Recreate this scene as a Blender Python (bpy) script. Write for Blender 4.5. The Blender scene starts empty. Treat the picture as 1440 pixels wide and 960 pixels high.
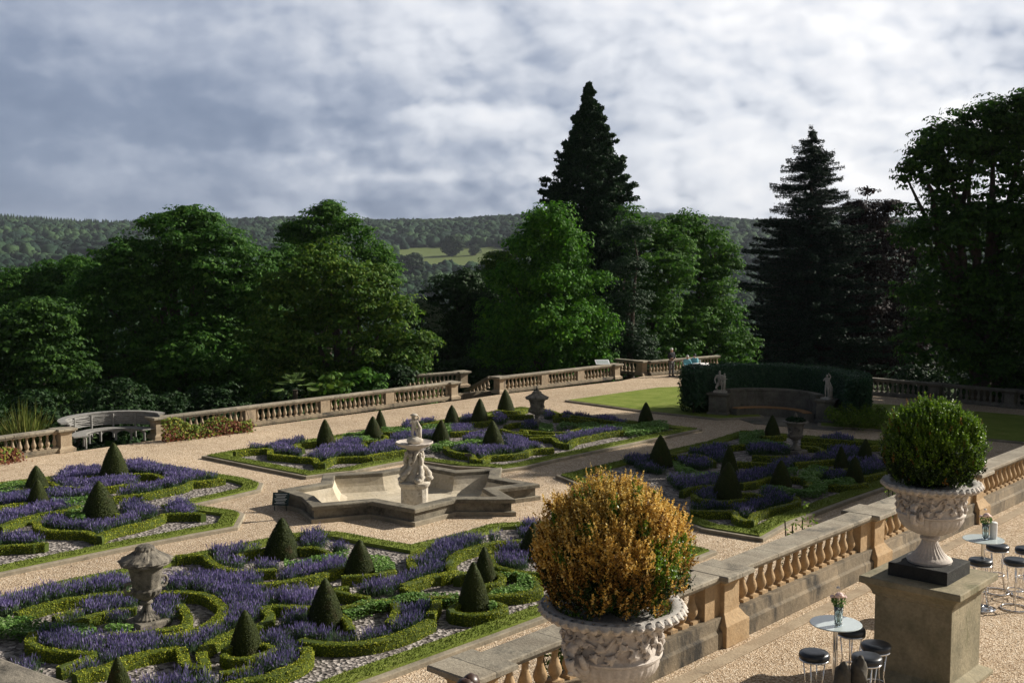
import bpy, bmesh, math, random
import numpy as np
from mathutils import Vector, Matrix
R = math.radians; PI = math.pi
rng = np.random.default_rng(7); random.seed(7)
scn = bpy.context.scene
COL = scn.collection
# ------------------------------------------------------------------ camera
CAMZ = 7.65; FPX = 1600.0; PITCH = math.atan(130/1600)
cam_d = bpy.data.cameras.new('camera'); cam = bpy.data.objects.new('camera', cam_d); COL.objects.link(cam)
cam_d.sensor_width = 36; cam_d.lens = 36*FPX/1440; cam_d.clip_end = 20000; cam_d.clip_start = .1
cam.location = (0, 0, CAMZ); cam.rotation_euler = (R(90)-PITCH, 0, 0)
cam_d.dof.use_dof = False
scn.camera = cam
def ray(px, py):
    a = (px-720)/FPX; b = (480-py)/FPX
    c, s = math.cos(PITCH), math.sin(PITCH)
    return np.array([a, c+b*s, -s+b*c])
def G(px, py, z=0.0):            # an image pixel put where its sight line meets the level z
    d = ray(px, py); t = (z-CAMZ)/d[2]
    return np.array([d[0]*t, d[1]*t, z])
def P(px, py, D):                # the same at a known distance D in front
    d = ray(px, py); t = D/d[1]
    return np.array([d[0]*t, D, CAMZ+d[2]*t])
def ZAT(py, D): return P(720, py, D)[2]
UX = np.array([.675, .737]); UX /= np.linalg.norm(UX)      # along the near balustrade
VX = np.array([-UX[1], UX[0]])                              # away from the house
SUN_AZ = R(67); SUN_EL = R(29)                              # sun: azimuth clockwise from +Y
NT = 2.10                                                   # level of the near terrace
ANG = math.atan2(UX[1], UX[0])

# ------------------------------------------------------------------ materials
def new_mat(name):
    m = bpy.data.materials.new(name); m.use_nodes = True
    nt = m.node_tree; b = nt.nodes['Principled BSDF']
    return m, nt, b
def ramp(nt, fac, stops):
    r = nt.nodes.new('ShaderNodeValToRGB'); e = r.color_ramp.elements
    while len(e) < len(stops): e.new(.5)
    for i, (p, c) in enumerate(stops):
        e[i].position = p; e[i].color = (*c, 1) if len(c) == 3 else c
    nt.links.new(fac, r.inputs[0]); return r.outputs[0]
def noise(nt, scale, detail=6, rough=.6, coord='Object', stretch=None):
    t = nt.nodes.new('ShaderNodeTexCoord'); v = t.outputs[coord]
    if coord == 'Object':                       # every stone weathers in its own way
        oi = nt.nodes.new('ShaderNodeObjectInfo'); va = nt.nodes.new('ShaderNodeVectorMath'); va.operation = 'SCALE'; va.inputs[0].default_value = (37, 23, 51)
        nt.links.new(oi.outputs['Random'], va.inputs['Scale']); vb = nt.nodes.new('ShaderNodeVectorMath'); vb.operation = 'ADD'
        nt.links.new(v, vb.inputs[0]); nt.links.new(va.outputs[0], vb.inputs[1]); v = vb.outputs[0]
    if stretch:
        mp = nt.nodes.new('ShaderNodeMapping'); mp.inputs['Scale'].default_value = stretch
        nt.links.new(v, mp.inputs[0]); v = mp.outputs[0]
    n = nt.nodes.new('ShaderNodeTexNoise'); n.inputs['Scale'].default_value = scale
    n.inputs['Detail'].default_value = detail; n.inputs['Roughness'].default_value = rough
    nt.links.new(v, n.inputs['Vector']); return n.outputs['Fac']
def mix(nt, f, a, b, mode='MIX'):
    m = nt.nodes.new('ShaderNodeMix'); m.data_type = 'RGBA'; m.blend_type = mode
    if hasattr(f, 'links'): nt.links.new(f, m.inputs[0])
    else: m.inputs[0].default_value = f
    for s, i in ((a, 6), (b, 7)):
        if hasattr(s, 'links'): nt.links.new(s, m.inputs[i])
        else: m.inputs[i].default_value = (*s, 1)
    return m.outputs[2]
def bump(nt, b, h, strength=.5, dist=.02):
    n = nt.nodes.new('ShaderNodeBump'); n.inputs['Strength'].default_value = strength
    n.inputs['Distance'].default_value = dist
    nt.links.new(h, n.inputs['Height']); nt.links.new(n.outputs[0], b.inputs['Normal'])
def stone_mat(name, c1, c2, dark, scale=3, stain=.5, rough=.85, bumpd=.02, world=True, streak=False, joint=0):
    m, nt, b = new_mat(name)
    n1 = noise(nt, scale, 8, .65); n2 = noise(nt, scale*9, 5, .7)
    n3 = noise(nt, scale*.8, 9, .7, stretch=(1, 1, .35) if streak else None)
    c = ramp(nt, n1, [(.35, c1), (.65, c2)])
    c = mix(nt, ramp(nt, n2, [(.35, (.7,.7,.7)), (.7, (1.1,1.1,1.1))]), c, c) if False else c
    sp = ramp(nt, n2, [(.3, (.72,.72,.72)), (.65, (1,1,1))])
    c = mix(nt, 1.0, c, sp, 'MULTIPLY')
    f = ramp(nt, n3, [(.62-stain*.2, (0,0,0)), (.78-stain*.2, (1,1,1))])
    c = mix(nt, f, c, dark)
    if joint:                                   # fine open joints between the blocks
        tcj = nt.nodes.new('ShaderNodeTexCoord'); sj = nt.nodes.new('ShaderNodeSeparateXYZ'); nt.links.new(tcj.outputs['Object'], sj.inputs[0])
        def mm(op, a, b_):
            k = nt.nodes.new('ShaderNodeMath'); k.operation = op
            for i, q in enumerate((a, b_)):
                if q is None: continue
                if hasattr(q, 'links'): nt.links.new(q, k.inputs[i])
                else: k.inputs[i].default_value = q
            return k.outputs[0]
        fr = mm('FRACT', mm('MULTIPLY', sj.outputs[0], 1/joint), None)
        c = mix(nt, mm('MULTIPLY', mm('LESS_THAN', fr, .012), .75), c, (.05,.045,.035))
        fl = mm('FRACT', mm('MULTIPLY', mm('SINE', mm('MULTIPLY', mm('FLOOR', mm('MULTIPLY', sj.outputs[0], 1/joint), None), 12.9), None), 43.7), None)
        c = mix(nt, 1.0, c, ramp(nt, fl, [(0, (.82,.82,.8)), (1, (1.12,1.1,1.06))]), 'MULTIPLY')
    nt.links.new(c, b.inputs['Base Color']); b.inputs['Roughness'].default_value = rough
    b.inputs['Specular IOR Level'].default_value = .25
    bump(nt, b, n2, .6, bumpd); return m
def leaf_mat(name, ca, cb, cc=None, trans=.35, rough=.65, spec=.15):
    m, nt, b = new_mat(name)
    g = nt.nodes.new('ShaderNodeNewGeometry')
    st = [(0, ca), (.6, cb)] + ([(1, cc)] if cc else [])
    c = ramp(nt, g.outputs['Random Per Island'], st)
    n1 = noise(nt, .5, 3, .5)
    c = mix(nt, 1.0, c, ramp(nt, n1, [(.35, (.75,.8,.75)), (.65, (1.2,1.15,1.1))]), 'MULTIPLY')
    nt.links.new(c, b.inputs['Base Color']); b.inputs['Roughness'].default_value = rough
    b.inputs['Specular IOR Level'].default_value = spec
    if trans:
        t = nt.nodes.new('ShaderNodeBsdfTranslucent'); nt.links.new(c, t.inputs[0])
        ms = nt.nodes.new('ShaderNodeMixShader'); ms.inputs[0].default_value = trans
        nt.links.new(b.outputs[0], ms.inputs[1]); nt.links.new(t.outputs[0], ms.inputs[2])
        nt.links.new(ms.outputs[0], nt.nodes['Material Output'].inputs[0])
    return m
def plain_mat(name, col, rough=.5, metal=0, spec=.5):
    m, nt, b = new_mat(name)
    n = noise(nt, 12, 4, .6)
    c = ramp(nt, n, [(.3, tuple(x*.85 for x in col)), (.7, tuple(min(1, x*1.1) for x in col))])
    nt.links.new(c, b.inputs['Base Color']); b.inputs['Roughness'].default_value = rough
    b.inputs['Metallic'].default_value = metal; b.inputs['Specular IOR Level'].default_value = spec
    return m
def gravel_mat(name, cols, scale, big=.25, bd=.02):
    m, nt, b = new_mat(name)
    t = nt.nodes.new('ShaderNodeTexCoord')
    v = nt.nodes.new('ShaderNodeTexVoronoi'); v.inputs['Scale'].default_value = scale
    nt.links.new(t.outputs['Object'], v.inputs['Vector'])
    sx = nt.nodes.new('ShaderNodeSeparateColor'); nt.links.new(v.outputs['Color'], sx.inputs[0])
    c = ramp(nt, sx.outputs[0], cols)
    n = noise(nt, big, 6, .6)
    c = mix(nt, 1.0, c, ramp(nt, n, [(.3, (.78,.76,.74)), (.7, (1.12,1.10,1.08))]), 'MULTIPLY')
    n2 = noise(nt, 1.7, 8, .7)
    c = mix(nt, 1.0, c, ramp(nt, n2, [(.35, (.88,.87,.86)), (.6, (1.03,1.03,1.03))]), 'MULTIPLY')
    nt.links.new(c, b.inputs['Base Color']); b.inputs['Roughness'].default_value = .9
    b.inputs['Specular IOR Level'].default_value = .15
    bump(nt, b, v.outputs['Distance'], .9, bd); return m

M = {}
M['stone']   = stone_mat('sandstone', (.33,.25,.165), (.45,.36,.25), (.06,.052,.042), 2.2, .30, streak=True)
M['stone_warm'] = stone_mat('warm_sandstone', (.40,.26,.13), (.50,.36,.21), (.07,.055,.04), 1.6, .12, streak=True)
M['coping']  = stone_mat('coping_stone', (.26,.225,.175), (.39,.35,.28), (.085,.082,.07), 2.6, .40, joint=1.27)
M['plinth']  = stone_mat('plinth_stone', (.17,.14,.10), (.30,.24,.165), (.035,.032,.028), 2.2, .6, streak=True, joint=.93)
M['mossy']   = stone_mat('mossy_stone', (.20,.18,.115), (.36,.31,.205), (.10,.105,.045), 2.0, .28, streak=True)
M['black_stone'] = stone_mat('black_slab', (.025,.025,.024), (.05,.05,.045), (.012,.012,.012), 5, .3)
M['pale']    = stone_mat('pale_stone', (.52,.46,.40), (.64,.58,.52), (.34,.26,.20), 4, .10, bumpd=.008)
M['urn_rim'] = stone_mat('urn_rim_stone', (.42,.40,.37), (.55,.52,.48), (.12,.12,.12), 9, .38, bumpd=.008)  # darker rim behind paler tongues; groove shade put into the colour
M['grey_stone'] = stone_mat('weathered_grey_stone', (.15,.135,.11), (.30,.265,.21), (.035,.033,.028), 5, .55)
M['dark_stone'] = stone_mat('soot_dark_stone', (.05,.048,.04), (.15,.135,.11), (.025,.024,.02), 3, .3)
M['statue']  = stone_mat('statue_stone', (.50,.44,.35), (.70,.65,.56), (.16,.13,.09), 9, .40, bumpd=.02)
M['basin_out'] = stone_mat('basin_stone', (.13,.115,.088), (.27,.24,.18), (.03,.03,.026), 1.8, .5)
M['basin_in'] = stone_mat('basin_inside', (.50,.43,.31), (.63,.56,.44), (.30,.24,.155), 1.1, .30)
M['kerb']    = stone_mat('kerb_stone', (.24,.21,.155), (.36,.31,.23), (.09,.085,.06), 1.4, .3)
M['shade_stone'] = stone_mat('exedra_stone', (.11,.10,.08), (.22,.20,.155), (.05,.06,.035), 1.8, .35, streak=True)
M['path']    = gravel_mat('path_gravel', [(0,(.31,.22,.14)), (.35,(.47,.36,.245)), (.8,(.60,.49,.36)), (1,(.74,.65,.52))], 30, .15)
M['near_gravel'] = gravel_mat('near_gravel', [(0,(.22,.15,.09)), (.3,(.45,.335,.22)), (.75,(.60,.48,.345)), (1,(.76,.67,.54))], 50, .3, .014)
M['chips']   = gravel_mat('grey_chippings', [(0,(.07,.062,.058)), (.35,(.20,.18,.17)), (.75,(.32,.295,.275)), (1,(.44,.41,.385))], 13, .5, .05)
def grass_mat(name, a, b_, c_):
    m, nt, b = new_mat(name)
    n = noise(nt, 1.3, 8, .7); n2 = noise(nt, 40, 3, .7)
    c = ramp(nt, n, [(.3, a), (.52, b_), (.75, c_)])
    c = mix(nt, 1.0, c, ramp(nt, n2, [(.3, (.6,.6,.6)), (.7, (1.25,1.25,1.2))]), 'MULTIPLY')
    nt.links.new(c, b.inputs['Base Color']); b.inputs['Roughness'].default_value = .9
    b.inputs['Specular IOR Level'].default_value = .1
    bump(nt, b, n2, .7, .03); return m
M['grass'] = grass_mat('lawn_grass', (.13,.18,.028), (.19,.24,.045), (.27,.28,.085))
M['terrain'] = grass_mat('hill_grass', (.035,.06,.014), (.05,.085,.02), (.07,.11,.03))
M['field'] = grass_mat('field_grass', (.09,.13,.035), (.12,.155,.045), (.16,.175,.06))
M['bark'] = stone_mat('bark', (.05,.04,.03), (.10,.08,.06), (.03,.025,.02), 5, .3)
M['oak'] = leaf_mat('oak_leaves', (.024,.075,.012), (.045,.13,.018), (.09,.19,.028), .38)
M['maple'] = leaf_mat('maple_leaves', (.03,.08,.010), (.065,.145,.016), (.14,.21,.03), .38)
M['lime'] = leaf_mat('lime_leaves', (.03,.095,.010), (.06,.19,.014), (.12,.27,.02), .42)
M['ash'] = leaf_mat('ash_leaves', (.028,.08,.012), (.055,.155,.018), (.12,.24,.03), .42)
M['dark_leaf'] = leaf_mat('laurel_leaves', (.010,.028,.008), (.018,.048,.012), (.03,.07,.016), .2)
M['copper'] = leaf_mat('copper_beech_leaves', (.012,.009,.009), (.022,.015,.013), (.04,.022,.018), .15)
M['sequoia'] = leaf_mat('sequoia_leaves', (.012,.032,.015), (.020,.050,.020), (.034,.072,.025), .18)
M['spruce'] = leaf_mat('fir_needles', (.010,.026,.017), (.017,.040,.023), (.026,.055,.03), .1)
M['far_leaf'] = leaf_mat('far_tree_leaves', (.02,.045,.02), (.03,.06,.026), (.045,.08,.03), .2)
M['right_leaf'] = leaf_mat('beech_leaves', (.020,.052,.012), (.036,.095,.016), (.075,.16,.022), .35)
M['grey_leaf'] = leaf_mat('whitebeam_leaves', (.06,.085,.05), (.09,.12,.07), (.12,.14,.09), .2)
M['box_hedge'] = leaf_mat('box_leaves', (.12,.165,.014), (.25,.30,.022), (.45,.45,.05), .22)
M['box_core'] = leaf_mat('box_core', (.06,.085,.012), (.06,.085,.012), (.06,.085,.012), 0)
M['yew'] = leaf_mat('yew_needles', (.024,.036,.009), (.040,.055,.012), (.070,.085,.018), .12)
nt_ = M['yew'].node_tree; b_ = nt_.nodes['Principled BSDF']; src_ = b_.inputs['Base Color'].links[0].from_socket
nt_.links.new(mix(nt_, ramp(nt_, noise(nt_, 2.2, 6, .65), [(.56, (0,0,0)), (.68, (.8,.8,.8))]), src_, (.075,.055,.022)), b_.inputs['Base Color'])
M['bedding'] = leaf_mat('bedding_leaves', (.08,.18,.03), (.15,.28,.06), (.30,.42,.18), .3)
M['lav_head'] = leaf_mat('lavender_flowers', (.10,.08,.24), (.19,.155,.39), (.34,.29,.54), .25)
M['lav_stalk'] = leaf_mat('lavender_stalks', (.04,.085,.035), (.075,.13,.06), (.12,.17,.09), .25)
M['hedge_dark'] = leaf_mat('yew_hedge_leaves', (.022,.065,.030), (.036,.10,.042), (.065,.14,.06), .25, .4, .4)
M['orange'] = leaf_mat('dried_leaves', (.52,.29,.05), (.82,.54,.13), (.90,.70,.32), .35)
M['brownleaf'] = leaf_mat('brown_leaves', (.08,.045,.015), (.22,.115,.025), (.45,.25,.06), .25)
M['ballgreen'] = leaf_mat('ball_box_leaves', (.04,.09,.008), (.10,.20,.012), (.22,.34,.02), .4, .35, .4)
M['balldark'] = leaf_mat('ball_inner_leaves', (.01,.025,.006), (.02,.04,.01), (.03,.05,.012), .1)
M['creeper'] = leaf_mat('creeper_green', (.08,.13,.02), (.16,.20,.03), (.30,.28,.05), .3)
M['creeper_red'] = leaf_mat('creeper_red', (.12,.035,.02), (.22,.08,.045), (.26,.16,.08), .3)
M['palm'] = leaf_mat('palm_fronds', (.10,.17,.05), (.17,.26,.08), (.26,.34,.13), .35)
M['phormium'] = leaf_mat('phormium_blades', (.07,.11,.02), (.14,.17,.035), (.22,.20,.06), .3)
M['yellowgreen'] = leaf_mat('yellow_green_leaves', (.07,.13,.015), (.14,.23,.025), (.22,.30,.05), .35)
M['soil'] = plain_mat('soil', (.05,.035,.022), .95)
M['chrome'] = plain_mat('chrome', (.75,.75,.75), .12, 1)
M['seat'] = plain_mat('black_vinyl', (.018,.022,.028), .35)
M['slate'] = plain_mat('dark_green_sign', (.012,.035,.032), .5)
M['sign_white'] = plain_mat('sign_face', (.72,.74,.74), .3)
M['wood'] = plain_mat('bench_wood', (.42,.22,.085), .55)
M['grey_wood'] = stone_mat('weathered_teak', (.22,.215,.20), (.34,.33,.31), (.10,.10,.09), 5, .2)
M['white'] = plain_mat('white_paint', (.78,.78,.76), .5)
M['skin'] = plain_mat('skin', (.55,.34,.25), .5)
M['hair_white'] = plain_mat('white_hair', (.65,.63,.6), .7)
M['hair_brown'] = plain_mat('brown_hair', (.055,.028,.018), .4)
M['cloth_dark'] = plain_mat('dark_jacket', (.012,.014,.02), .8)
M['cloth_grey'] = plain_mat('grey_trousers', (.14,.135,.13), .85)
M['cloth_blue'] = plain_mat('light_blue_top', (.18,.48,.58), .8)
M['pink'] = plain_mat('rose_petals', (.80,.58,.52), .6)
M['green_stem'] = plain_mat('stems', (.04,.12,.03), .6)
def glass():
    m, nt, b = new_mat('clear_glass')
    b.inputs['Base Color'].default_value = (.85,.93,.93,1); b.inputs['Roughness'].default_value = .03
    b.inputs['Transmission Weight'].default_value = .9; b.inputs['IOR'].default_value = 1.45
    return m
M['glass'] = glass()
def glasstop():
    m, nt, b = new_mat('frosted_glass_top')
    b.inputs['Base Color'].default_value = (.70,.78,.78,1); b.inputs['Roughness'].default_value = .18
    b.inputs['Transmission Weight'].default_value = .35; b.inputs['Specular IOR Level'].default_value = .8
    return m
M['glasstop'] = glasstop()
def wood_far():
    m, nt, b = new_mat('far_wood_leaves')
    n1 = noise(nt, .012, 4, .5); n2 = noise(nt, .35, 8, .75)
    c = ramp(nt, n1, [(.40, (.010,.026,.017)), (.5, (.020,.046,.024)), (.60, (.042,.078,.032))])
    c = mix(nt, 1.0, c, ramp(nt, n2, [(.35, (.55,.58,.58)), (.65, (1.3,1.3,1.25))]), 'MULTIPLY')
    nt.links.new(c, b.inputs['Base Color']); b.inputs['Roughness'].default_value = .9
    b.inputs['Specular IOR Level'].default_value = .1
    bump(nt, b, n2, .7, 1.2); return m
M['far_wood'] = wood_far()

# ------------------------------------------------------------------ mesh tools
class MB:
    def __init__(s): s.v = []; s.f = []
    def add(s, vs, fs):
        n = len(s.v); s.v += [tuple(map(float, v)) for v in vs]; s.f += [tuple(i+n for i in f) for f in fs]; return s
    def box(s, c, size, rz=0, taper=1.0):
        x, y, z = [k/2 for k in size]; ca, sa = math.cos(rz), math.sin(rz)
        vs = []
        for dz in (-z, z):
            k = taper if dz > 0 else 1
            for dx, dy in ((-x,-y),(x,-y),(x,y),(-x,y)):
                dx2, dy2 = dx*k, dy*k
                vs.append((c[0]+dx2*ca-dy2*sa, c[1]+dx2*sa+dy2*ca, c[2]+dz))
        return s.add(vs, [(3,2,1,0),(4,5,6,7),(0,1,5,4),(1,2,6,5),(2,3,7,6),(3,0,4,7)])
    def steps(s, c, prof, rz=0, ax=1, ay=1):     # moulded square block: prof = [(half, z)...]
        ca, sa = math.cos(rz), math.sin(rz); vs = []; fs = []
        for h, z in prof:
            for dx, dy in ((-h*ax,-h*ay),(h*ax,-h*ay),(h*ax,h*ay),(-h*ax,h*ay)):
                vs.append((c[0]+dx*ca-dy*sa, c[1]+dx*sa+dy*ca, c[2]+z))
        n = len(prof)
        for i in range(n-1):
            for k in range(4): a = i*4+k; b = i*4+(k+1) % 4; fs.append((a, b, b+4, a+4))
        fs += [(3,2,1,0), tuple(4*(n-1)+k for k in range(4))]
        return s.add(vs, fs)
    def lathe(s, prof, n=16, c=(0,0,0), wob=None, cap=True):
        vs = []; fs = []
        for j, (r, z) in enumerate(prof):
            for i in range(n):
                a = 2*PI*i/n; rr = r*(wob(a, z, j) if wob else 1)
                vs.append((c[0]+rr*math.cos(a), c[1]+rr*math.sin(a), c[2]+z))
        m = len(prof)
        for j in range(m-1):
            for i in range(n): fs.append((j*n+i, j*n+(i+1) % n, (j+1)*n+(i+1) % n, (j+1)*n+i))
        if cap: fs += [tuple(range(n-1, -1, -1)), tuple((m-1)*n+i for i in range(n))]
        return s.add(vs, fs)
    def tube(s, pts, rad, n=8, cap=True):
        pts = [np.array(p, float) for p in pts]
        if not hasattr(rad, '__len__'): rad = [rad]*len(pts)
        vs = []; fs = []; ref = np.array([0,0,1.])
        for k, p in enumerate(pts):
            t = pts[min(k+1, len(pts)-1)]-pts[max(k-1, 0)]; t = t/(np.linalg.norm(t)+1e-9)
            r0 = ref if abs(t@ref) < .95 else np.array([1.,0,0])
            a = np.cross(t, r0); a /= np.linalg.norm(a); b = np.cross(t, a)
            for i in range(n):
                q = 2*PI*i/n; vs.append(p+rad[k]*(math.cos(q)*a+math.sin(q)*b))
        for j in range(len(pts)-1):
            for i in range(n): fs.append((j*n+i, j*n+(i+1) % n, (j+1)*n+(i+1) % n, (j+1)*n+i))
        if cap: fs += [tuple(range(n-1, -1, -1)), tuple((len(pts)-1)*n+i for i in range(n))]
        return s.add(vs, fs)
    def sphere(s, c, r, nu=12, nv=8, bumpf=None):
        if not hasattr(r, '__len__'): r = (r, r, r)
        vs = []; fs = []
        for j in range(nv+1):
            th = PI*j/nv
            for i in range(nu):
                a = 2*PI*i/nu; d = np.array([math.sin(th)*math.cos(a), math.sin(th)*math.sin(a), math.cos(th)])
                k = bumpf(d) if bumpf else 1
                vs.append((c[0]+r[0]*d[0]*k, c[1]+r[1]*d[1]*k, c[2]+r[2]*d[2]*k))
        for j in range(nv):
            for i in range(nu): fs.append((j*nu+i, (j+1)*nu+i, (j+1)*nu+(i+1) % nu, j*nu+(i+1) % nu))
        return s.add(vs, fs)
    def prism(s, poly, z0, z1, top=True, bottom=False, side=True):
        poly = [tuple(p[:2]) for p in poly]; n = len(poly)
        ar = sum(poly[i][0]*poly[(i+1) % n][1]-poly[(i+1) % n][0]*poly[i][1] for i in range(n))
        if ar < 0: poly = poly[::-1]
        vs = [(x, y, z0) for x, y in poly]+[(x, y, z1) for x, y in poly]; fs = []
        if side: fs += [(i, (i+1) % n, n+(i+1) % n, n+i) for i in range(n)]
        if top:
            from mathutils.geometry import tessellate_polygon
            tr = tessellate_polygon([[Vector((x, y, 0)) for x, y in poly]])
            for t in tr:
                a, b, c = [Vector(poly[k]) for k in t]
                if (b-a).cross(c-a) < 0: t = (t[0], t[2], t[1])
                fs.append(tuple(n+k for k in t))
                if bottom: fs.append((t[2], t[1], t[0]))
        return s.add(vs, fs)
    def ringprism(s, outer, inner, z0, z1):     # equal vertex count rings
        n = len(outer); vs = []
        for ring, z in ((outer, z0), (outer, z1), (inner, z1), (inner, z0)):
            vs += [(p[0], p[1], z) for p in ring]
        fs = []
        for k in range(3):
            for i in range(n): j = (i+1) % n; fs.append((k*n+i, k*n+j, (k+1)*n+j, (k+1)*n+i))
        return s.add(vs, fs)
    def sweep(s, path, prof, closed=False):      # prof = [(side, up)...] carried along a horizontal path of 3D points
        path = [np.array(p, float) for p in path]; n = len(path); m = len(prof); vs = []; fs = []
        for k in range(n):
            if closed: a, b = path[k-1], path[(k+1) % n]
            else: a, b = path[max(k-1, 0)], path[min(k+1, n-1)]
            def un(q): q = q[:2]; return q/(np.linalg.norm(q)+1e-9)
            t1 = un(path[k]-a) if (closed or k > 0) else un(b-path[k]); t2 = un(b-path[k]) if (closed or k < n-1) else t1
            t = t1+t2; t /= (np.linalg.norm(t)+1e-9); c = max(.35, float(t@t2))
            nn = np.array([t[1], -t[0]])/c
            for sd, up in prof: vs.append((path[k][0]+nn[0]*sd, path[k][1]+nn[1]*sd, path[k][2]+up))
        for k in range(n if closed else n-1):
            k2 = (k+1) % n
            for i in range(m): i2 = (i+1) % m; fs.append((k*m+i, k*m+i2, k2*m+i2, k2*m+i))
        if not closed: fs += [tuple(range(m-1, -1, -1)), tuple((n-1)*m+i for i in range(m))]
        return s.add(vs, fs)
    def mesh(s, name, mat, smooth=False):
        me = bpy.data.meshes.new(name); me.from_pydata(s.v, [], s.f); me.materials.append(mat)
        me.update()
        bm = bmesh.new(); bm.from_mesh(me); bmesh.ops.recalc_face_normals(bm, faces=bm.faces); bm.to_mesh(me); bm.free()
        if smooth: me.shade_smooth()
        return me
def link(name, me, parent=None, loc=None, rz=0):
    o = bpy.data.objects.new(name, me); COL.objects.link(o)
    if parent: o.parent = parent
    if loc is not None: o.location = loc
    o.rotation_euler = (0, 0, rz)
    return o
def obj(name, mb, mat, parent=None, loc=None, rz=0, smooth=False, bevel=0, auto=False):
    me = mb.mesh(name, mat, smooth)
    o = link(name, me, parent, loc, rz)
    if auto:
        me.shade_smooth(); me.set_sharp_from_angle(angle=R(40))
    if bevel:
        b = o.modifiers.new('bevel', 'BEVEL'); b.width = bevel; b.segments = 2; b.limit_method = 'ANGLE'; b.angle_limit = R(35)
    return o
def tag(o, label=None, cat=None, group=None, kind=None):
    if label: o['label'] = label
    if cat: o['category'] = cat
    if group: o['group'] = group
    if kind: o['kind'] = kind
    return o
def empty(name, loc, label=None, cat=None, group=None, rz=0):
    o = bpy.data.objects.new(name, None); COL.objects.link(o); o.location = tuple(map(float, loc)); o.rotation_euler = (0,0,rz)
    o.empty_display_size = .2
    return tag(o, label, cat, group)
def copy_tree(o, parent=None):
    c = o.copy(); COL.objects.link(c); c.parent = parent
    for ch in list(o.children): copy_tree(ch, c)
    return c
def leaf_arrays(C, N, size, asp=.55, flat=None):
    """leaf quads (diamonds) at centres C facing N; returns verts"""
    n = len(C); N = N/(np.linalg.norm(N, axis=1, keepdims=True)+1e-9)
    r = rng.normal(size=(n, 3)); A = np.cross(N, r); A /= (np.linalg.norm(A, axis=1, keepdims=True)+1e-9)
    B = np.cross(N, A); s = np.broadcast_to(np.asarray(size, float).reshape(-1, 1) if np.ndim(size) else np.full((n, 1), size), (n, 1))
    A = A*s; B = B*s*asp
    V = np.stack([C-A, C+B-A*.1+N*s*.12, C+A, C-B-A*.1+N*s*.12], axis=1).reshape(-1, 3)
    return V
def blade_arrays(Bp, T, width):
    """upright narrow blades from base Bp to tip T"""
    n = len(Bp); d = T-Bp; r = rng.normal(size=(n, 3)); r[:, 2] = 0
    S = np.cross(d, r); S /= (np.linalg.norm(S, axis=1, keepdims=True)+1e-9)
    w = np.broadcast_to(np.asarray(width, float).reshape(-1, 1) if np.ndim(width) else np.full((n, 1), width), (n, 1))
    mid = Bp+d*.5
    return np.stack([Bp, mid+S*w*.5, T, mid-S*w*.5], axis=1).reshape(-1, 3)
def quads_mesh(name, parts):
    """parts = [(V (4n,3), material)...] -> one mesh with material slots"""
    parts = [(v, m) for v, m in parts if len(v)]
    V = np.concatenate([v for v, m in parts]).astype(np.float32); nq = len(V)//4
    me = bpy.data.meshes.new(name)
    me.vertices.add(len(V)); me.vertices.foreach_set('co', V.ravel())
    me.loops.add(nq*4); me.loops.foreach_set('vertex_index', np.arange(nq*4, dtype=np.int32))
    me.polygons.add(nq); me.polygons.foreach_set('loop_start', np.arange(0, nq*4, 4, dtype=np.int32))
    mats = []; idx = []
    for v, m in parts:
        if m not in mats: mats.append(m)
        idx.append(np.full(len(v)//4, mats.index(m), np.int32))
    for m in mats: me.materials.append(m)
    me.polygons.foreach_set('material_index', np.concatenate(idx))
    me.update(calc_edges=True); return me
def add_leaves(o_mesh, parts):
    """join leaf quads onto an existing mesh datablock (core + leaves stay one mesh)"""
    bm = bmesh.new(); bm.from_mesh(o_mesh)
    base = len(o_mesh.materials)
    tmp = quads_mesh('tmp', parts)
    off = {}
    for i, m in enumerate(tmp.materials):
        if m.name in [x.name for x in o_mesh.materials]: off[i] = [x.name for x in o_mesh.materials].index(m.name)
        else: o_mesh.materials.append(m); off[i] = len(o_mesh.materials)-1
    ids = np.empty(len(tmp.polygons), np.int32); tmp.polygons.foreach_get('material_index', ids)
    ids = np.array([off[i] for i in ids], np.int32); tmp.polygons.foreach_set('material_index', ids)
    bm.from_mesh(tmp); bm.to_mesh(o_mesh); bm.free(); bpy.data.meshes.remove(tmp)
def unit(n):
    v = rng.normal(size=(n, 3)); return v/np.linalg.norm(v, axis=1, keepdims=True)
def inpoly(pts, poly):
    x, y = pts[:, 0], pts[:, 1]; ins = np.zeros(len(pts), bool); n = len(poly)
    for i in range(n):
        x1, y1 = poly[i]; x2, y2 = poly[(i+1) % n]
        c = ((y1 > y) != (y2 > y)) & (x < (x2-x1)*(y-y1)/(y2-y1+1e-12)+x1)
        ins ^= c
    return ins
def offset_poly(poly, d):
    """mitred inward offset of a simple polygon"""
    poly = [np.array(p[:2], float) for p in poly]; n = len(poly)
    ar = sum(poly[i][0]*poly[(i+1) % n][1]-poly[(i+1) % n][0]*poly[i][1] for i in range(n))
    if ar < 0: poly = poly[::-1]
    out = []
    for i in range(n):
        a, b, c = poly[i-1], poly[i], poly[(i+1) % n]
        t1 = (b-a)/np.linalg.norm(b-a); t2 = (c-b)/np.linalg.norm(c-b)
        n1 = np.array([-t1[1], t1[0]]); n2 = np.array([-t2[1], t2[0]])
        m = n1+n2; m /= (np.linalg.norm(m)+1e-9); k = min(2.0, 1/max(.3, float(m@n1)))
        out.append(b+m*d*k)
    return poly, out
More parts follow.
